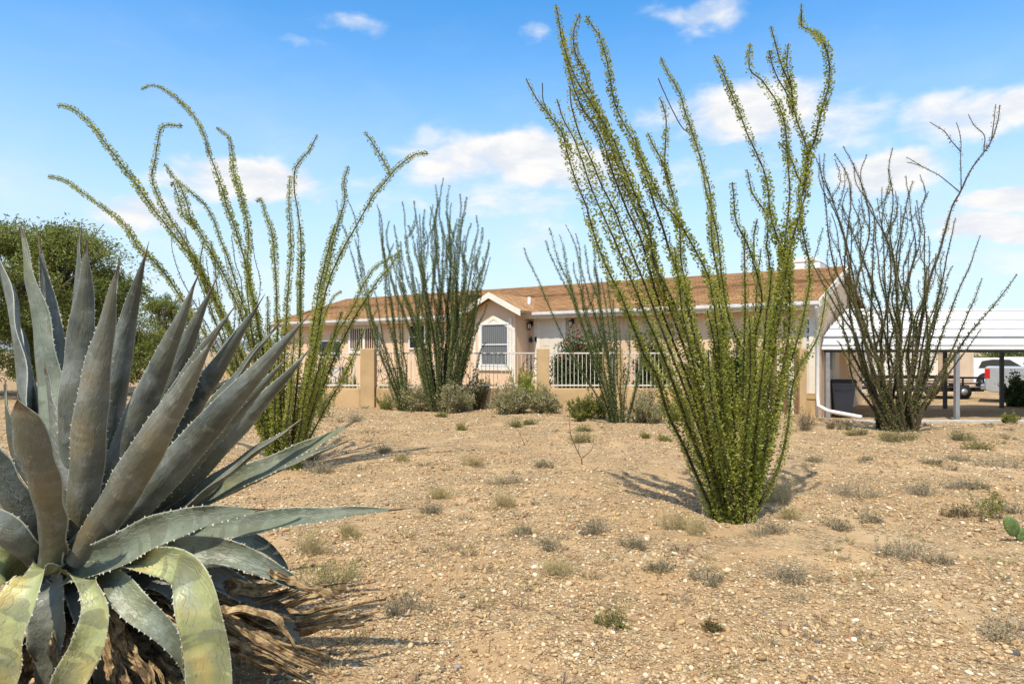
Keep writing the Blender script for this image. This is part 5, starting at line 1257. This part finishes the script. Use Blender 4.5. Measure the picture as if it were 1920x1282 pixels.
# ---------------------------------------------------------------- things in the courtyard
def wheel(px, py, Y, rad, label):
    c = at(px, py, Y); o = thing('wagon_wheel', label, 'wheel', tuple(c), group='ornamental iron wheels in the courtyard')
    m = MB(); n = 28; m.tube([(rad*math.cos(2*math.pi*i/n), 0, rad*math.sin(2*math.pi*i/n)) for i in range(n+1)], .018, 6, cap=False); m.build('rim', 'dark_metal', o)
    m = MB(); m.tube([(0, -.04, 0), (0, .04, 0)], .05, 10); m.build('hub', 'dark_metal', o)
    for i in range(5):
        a = math.pi*i/5; MB().tube([(rad*math.cos(a), 0, rad*math.sin(a)), (-rad*math.cos(a), 0, -rad*math.sin(a))], .010, 5).build('spoke', 'dark_metal', o)
wheel(546, 643, 24, .22, 'round iron wheel ornament on a stand left of the left ocotillo canes')
c = at(546, 655, 24)
m = MB(); m.tube([(0, 0, 0), (0, 0, c[2]-.0)], .02, 6); m.box(-.15, .15, -.15, .15, -.02, .02)
tag(m.build('ornament_post', 'dark_metal', loc=(c[0], 24, Gf(c[0], 24))), 'thin iron post under the round wheel ornament', 'post')
wheel(640, 690, 21.5, .35, 'iron wheel leaning inside the railing left of the wide pillar'); wheel(712, 695, 22.5, .33, 'iron wheel inside the railing right of the wide pillar')
wheel(998, 688, 20.5, .28, 'small iron wheel behind the railing beneath the wall lamp')
def chair(px, Y, rz, m_, label):
    x = X(px, Y); o = thing('garden_chair', label, 'chair', (x, Y, Gf(x, Y)), rz, 'metal garden chairs in the courtyard')
    MB().box(-.24, .24, -.24, .24, .42, .45).build('seat', m_, o, .01)
    m = MB()
    for i in range(7): m.box(-.22+i*.07, -.2+i*.07, .22, .24, .5, .95)
    m.box(-.24, .24, .215, .245, .95, 1.0); m.build('backrest', m_, o)
    for sx in (-.22, .22):
        for sy in (-.22, .22): MB().tube([(sx*1.1, sy*1.1, 0), (sx, sy, .42)], .014, 6).build('leg', m_, o)
chair(625, 21.8, .4, 'white_metal', 'white metal chair behind the railing left of the wide pillar'); chair(735, 22.2, -.3, 'dark_metal', 'dark metal chair behind the railing right of the wide pillar'); chair(655, 23.2, 2.4, 'dark_metal', 'dark metal chair near the barred window')
def pot(px, Y, s, label, leaf='olive_leaf'):
    x = X(px, Y); o = thing('plant_pot', label, 'plant pot', (x, Y, Gf(x, Y)), group='potted plants in the courtyard')
    MB().tube([(0, 0, 0), (0, 0, s*.8), (0, 0, s*.82), (0, 0, s)], [s*.35, s*.5, s*.58, s*.58], 14).build('pot', 'terracotta', o)
    q = shrub('plant', None, None, (0, 0, s*.9), s*1.5, s*1.8, leaf, twigs=24, leaves=420, L=.06, wr=.25); q.parent = o
pot(722, 20.2, .35, 'terracotta pot with a plant right of the wide pillar'); pot(748, 20.6, .4, 'second terracotta pot right of the wide pillar'); pot(600, 20.4, .4, 'terracotta pot behind the left railing', 'creosote_leaf'); pot(905, 20.3, .35, 'terracotta pot beneath the gabled window')

# ---------------------------------------------------------------- carport
def carport():
    Yf, Yr, Yb = 18.4, 20.5, 22.6; gz = -.34; X0, X1 = X(1540, Yf), 19.5
    t = thing('carport', 'open carport with ribbed white metal roof on grey posts', 'carport', (X0, Yf, gz)); W_ = X1-X0
    zl = CH+(HZ-655)/F*Yf-gz; zbk = CH+(HZ-631)/F*(Yf+.12)-gz; zr = CH+(HZ-580)/F*Yr-gz
    prof_ = [(0, zl), (.05, zl+.10), (.12, zbk), (Yr-Yf, zr), (Yb-Yf-.12, zbk), (Yb-Yf-.05, zl+.1), (Yb-Yf, zl)]
    skew = lambda y: .80*y                                   # the left end runs along the house wall
    m = MB(); N = len(prof_)
    P = []
    for a in range(N-1):                                     # corrugated sheets: ribs run along the roof
        (y0, z0), (y1, z1) = prof_[a], prof_[a+1]; L = math.hypot(y1-y0, z1-z0); k = max(1, int(round(L/.235)))
        ny_, nz_ = -(z1-z0)/L, (y1-y0)/L
        for i in range(k):
            for f, h in ((0, 0), (.06, .028), (.20, .028), (.26, 0)):
                s = (i+f)/k; P.append((y0+(y1-y0)*s+ny_*h, z0+(z1-z0)*s+nz_*h))
    P.append(prof_[-1]); n = len(P)
    vs = [(max(0, skew(y)), y, z) for y, z in P]+[(W_, y, z) for y, z in P]+[(max(0, skew(y)), y, z-.012) for y, z in P]+[(W_, y, z-.012) for y, z in P]
    fs = [(i, i+1, n+i+1, n+i) for i in range(n-1)]+[(2*n+i, 3*n+i, 3*n+i+1, 2*n+i+1) for i in range(n-1)]+[(n+i, n+i+1, 3*n+i+1, 3*n+i) for i in range(n-1)]+[(i, 2*n+i, 2*n+i+1, i+1) for i in range(n-1)]+[(0, n, 3*n, 2*n), (n-1, 3*n-1, 4*n-1, 2*n-1)]
    m.add(vs, fs); m.build('roof', 'carport_roof_paint', t)
    sm = MB()
    for a, (y, z) in enumerate(P):
        if a % 12 == 5: sm.box(max(0, skew(y))+.01, W_-.01, y-.010, y-.001, z-.004, z+(.008 if a in (17, 41) else .003))
    y, z = prof_[2]; sm.box(skew(y)+.02, W_-.01, y-.035, y-.004, z-.02, z+.012)
    sm.build('seam', 'grey_metal', t)
    # frame: purlins along, bows across, posts
    for y in (.08, Yb-Yf-.08):
        MB().box(skew(y)+.05, W_-.05, y-.03, y+.03, zl-.08, zl-.015).build('beam', 'dark_metal', t)
    posts = [X(1551, Yf+.08)-X0, X(1794, Yf+.08)-X0, W_-.3]
    back = [X(1769, Yb)-X0, X(1875, Yb)-X0, W_-.3]
    for x in posts:
        m = MB(); m.box(x-.055, x+.055, .03, .14, -.1, zl-.081); m.build('post', 'grey_metal', t, .006)
    for x in back:
        m = MB(); m.box(x-.05, x+.05, Yb-Yf-.13, Yb-Yf-.03, -.1, zl-.081); m.build('post', 'dark_metal', t, .006)
    for x in (posts[1], posts[2], (posts[1]+posts[0])/2+1.0):
        m = MB(); m.tube([(x, .10, zl-.09), (x, .2, zbk-.07), (x, Yr-Yf, zr-.08), (x, Yb-Yf-.2, zbk-.07), (x, Yb-Yf-.1, zl-.09)], .03, 6); m.build('bow', 'dark_metal', t)
carport()
# concrete edge strip before the carport
o = MB().box(X(1545, 17.9), 20, 17.95, 18.25, -.6, -.30).build('kerb', 'concrete', None, .01); tag(o, kind='structure')
# wheeled bin
def bin_():
    b = np.array((X(1577, 19.7), 19.7, -.34)); b[2] = Gf(b[0], b[1]); t = thing('wheelie_bin', 'grey wheeled rubbish bin with black lid under the carport beside the house', 'bin', tuple(b), R(-12))
    m = MB(); lo = [(-.22, -.24), (.22, -.24), (.22, .26), (-.22, .26)]; hi = [(-.31, -.34), (.31, -.34), (.31, .36), (-.31, .36)]
    m.add([(x, y, .06) for x, y in lo]+[(x, y, .92) for x, y in hi]+[(x*1.06, y*1.06, .92) for x, y in hi]+[(x*1.06, y*1.06, 1.0) for x, y in hi],
          [(3, 2, 1, 0)]+[(i, (i+1) % 4, 4+(i+1) % 4, 4+i) for i in range(4)]+[(4+i, 4+(i+1) % 4, 8+(i+1) % 4, 8+i) for i in range(4)]+[(8+i, 8+(i+1) % 4, 12+(i+1) % 4, 12+i) for i in range(4)]+[(12, 13, 14, 15)]); m.build('body', 'bin_grey', t, .03, segs=3)
    m = MB(); m.prism([(-.38, 1.005), (.40, 1.005), (.40, 1.04), (.2, 1.09), (-.2, 1.09), (-.38, 1.03)], 'x', -.345, .345); m.build('lid', 'bin_lid', t, .015)
    m = MB(); m.tube([(-.25, -.355, .80), (-.1, -.375, .76), (.1, -.375, .76), (.25, -.355, .80)], .012, 6); m.build('grip_ridge', 'bin_grey', t)
    for x in (-.29, .29): MB().tube([(x-.04, .27, .12), (x+.04, .27, .12)], .12, 16).build('wheel', 'rubber', t)
    MB().tube([(-.25, .42, .98), (.25, .42, .98)], .018, 8).build('handle', 'bin_lid', t)
bin_()
# leaning boards by the bin
for k, (px, Y, tx, m_, lab) in enumerate([(1541, 18.7, .18, 'white_trim', 'white board leaning at the house corner beside the downspout'), (1548, 18.95, .10, 'old_wood', 'worn wooden board leaning next to the bin')]):
    x = X(px, Y); m = MB(); g0 = Gf(x, Y); m.add([(-.06, 0, 0), (.06, 0, 0), (.06-tx, .15, .95), (-.06-tx, .15, .95), (-.06, .03, 0), (.06, .03, 0), (.06-tx, .18, .95), (-.06-tx, .18, .95)], [(0, 1, 2, 3), (7, 6, 5, 4), (0, 4, 5, 1), (1, 5, 6, 2), (2, 6, 7, 3), (3, 7, 4, 0)])
    o = m.build('leaning_board', m_, loc=(x, Y, g0)); tag(o, lab, 'board')
# sheds behind
def shed(label, x0, x1, y0, y1, h, m_, slope=.25):
    g0 = -.36; t = thing('shed', label, 'shed', (x0, y0, g0)); w = x1-x0; d = y1-y0
    MB().prism([(0, 0), (d, 0), (d, h-slope), (0, h)], 'x', 0, w).build('wall', m_, t, .01)
    m = MB(); vs = [(-.12, -.12, h+.03), (w+.12, -.12, h+.03), (w+.12, d+.12, h-slope), (-.12, d+.12, h-slope)]
    m.add(vs+[(x, y, z-.028) for x, y, z in vs], [(0, 1, 2, 3), (7, 6, 5, 4), (0, 4, 5, 1), (1, 5, 6, 2), (2, 6, 7, 3), (3, 7, 4, 0)]); m.build('roof', 'white_metal', t)
    m = MB(); m.box(w*.08, w*.1, -.02, -.002, .1, h-.15); m.box(w*.9, w*.92, -.02, -.002, .1, h-.15); m.box(.02, w-.02, -.02, -.002, .62, .66); m.build('trim_board', m_, t)
shed('beige storage shed behind the trailer under the carport roof', X(1772, 30), X(1826, 30), 30, 32.2, 2.3, 'shed_paint'); shed('white panelled shed behind the dark ocotillo', X(1640, 30.5), X(1768, 30.5), 30.5, 33, 2.3, 'white_trim')
# utility trailer
def trailer():
    Y = 27.0; x0, x1 = X(1650, Y), X(1843, Y); g0 = Gf(x0+2, Y); t = thing('utility_trailer', 'black open utility trailer loaded with old planks behind the carport', 'trailer', (x0, Y, g0)); L = x1-x0
    z0, z1 = .40, .88
    MB().box(0, L, 0, 1.7, z0, z0+.06).build('bed', 'old_wood', t)
    m = MB()
    for y in (-.03, 1.73):
        m.box(0, L, y-.03, y+.03, z1-.08, z1); m.box(0, L, y-.03, y+.03, z0-.10, z0+.06); m.box(0, L, y-.015, y+.015, z0+.2, z0+.25)
        for i in range(6): m.box(L*i/5-.025 if i else 0, L*i/5+.025, y-.025, y+.025, z0+.06, z1-.05)
    m.box(-.05, 0, -.03, 1.73, z1-.05, z1); m.build('frame', 'black_paint', t)
    m = MB(); m.box(L, L+.9, .8, .88, z0, z0+.07); m.build('drawbar', 'black_paint', t)
    for y in (-.16, 1.86):
        w = MB().tube([(L*.78, y-.09, .29), (L*.78, y+.09, .29)], .29, 20).build('wheel', 'rubber', t); MB().tube([(L*.78, y-.10, .29), (L*.78, y+.10, .29)], .13, 12).build('rim', 'grey_metal', w)
    m = MB(); m.box(L*.66, L*.90, -.28, -.04, .60, .62); m.box(L*.66, L*.67, -.28, -.04, .5, .6); m.build('mudguard', 'black_paint', t)
    for k, (a, b, h, mm) in enumerate([(.15, .9, .50, 'old_wood'), (.2, .8, .58, 'white_trim'), (.3, .92, .66, 'rust_wood')]):
        o = MB().box(x0+L*a, x0+L*b, Y+.2+k*.25, Y+.42+k*.25, g0+h, g0+h+.05).build('plank', mm); tag(o, ['worn grey-brown plank lowest on the trailer load', 'pale plank in the middle of the trailer load', 'reddish plank on top of the trailer load'][k], 'plank', 'planks on the trailer')
trailer()
# vehicles
def vehicle(label, x, y, rz, prof_, glass, paint, wheels, W_=1.85, name='parked_car', lights=None, cat='car', extra=None):
    t = thing(name, label, cat, (x, y, Gf(x, y)), rz)
    MB().prism(prof_, 'y', 0, W_).build('body', paint, t, .06, segs=3)
    for g_ in glass:
        for yy in (-.008, W_+.002): MB().prism(g_, 'y', yy, yy+.006).build('window', 'car_glass', t)
    for wx in wheels:
        for yy in (-.01, W_-.21):
            w = MB().tube([(wx, yy, .37), (wx, yy+.22, .37)], .37, 24).build('wheel', 'rubber', t)
            MB().tube([(wx, yy-.012, .37), (wx, yy+.232, .37)], .22, 16).build('rim', 'grey_metal', w)
        for yy in (-.006, W_+.002):
            n = 16; pts = [(wx+.46*math.cos(math.pi*i/n), .40+.46*math.sin(math.pi*i/n)) for i in range(n+1)]
            MB().prism(pts, 'y', yy, yy+.004).build('wheel_arch', 'black_paint', t)
    for (lx, lz, lw, lh, m_) in (lights or []):
        for yy in (-.02, W_-.10): MB().box(lx, lx+lw, yy, yy+.12, lz, lz+lh).build('tail_light' if m_ == 'red_lens' else 'headlight', m_, t, .01)
    if extra: extra(t)
    return t
pick = [(0, .48), (0, 1.33), (1.75, 1.33), (1.78, 1.36), (2.0, 1.86), (2.3, 1.9), (3.5, 1.88), (4.1, 1.30), (5.2, 1.18), (5.45, 1.0), (5.5, .45), (5.2, .35), (.2, .40)]
def px_extra(t):
    MB().box(-.14, -.002, .05, 1.85, .48, .66).build('bumper', 'grey_metal', t, .02)
vehicle('silver pickup with a red tail light, parked behind the carport at the right edge', X(1847, 25.2), 25.2, R(-37), pick, [[(2.1, 1.36), (2.3, 1.78), (3.4, 1.78), (3.85, 1.36)]], 'silver_paint', (1.1, 4.5), 1.9, 'pickup_truck', [(-.012, .92, .16, .34, 'red_lens')], 'pickup', px_extra)
suv = [(0, .4), (0, 1.0), (.25, 1.05), (.55, 1.50), (1.0, 1.58), (2.1, 1.57), (3.0, 1.08), (4.2, .98), (4.55, .75), (4.6, .38), (4.2, .3), (.3, .32)]
vehicle('white car parked between the beige shed and the silver pickup', X(1812, 33), 33, R(-4), suv, [[(.55, 1.08), (.72, 1.42), (1.2, 1.5), (2.0, 1.49), (2.7, 1.08)]], 'white_paint', (.9, 3.6), 1.8)
vehicle('white car at the far right edge beyond the silver pickup', X(1898, 37), 37, R(3), suv, [[(.55, 1.08), (.72, 1.42), (1.2, 1.5), (2.0, 1.49), (2.7, 1.08)]], 'white_paint', (.9, 3.6), 1.8)
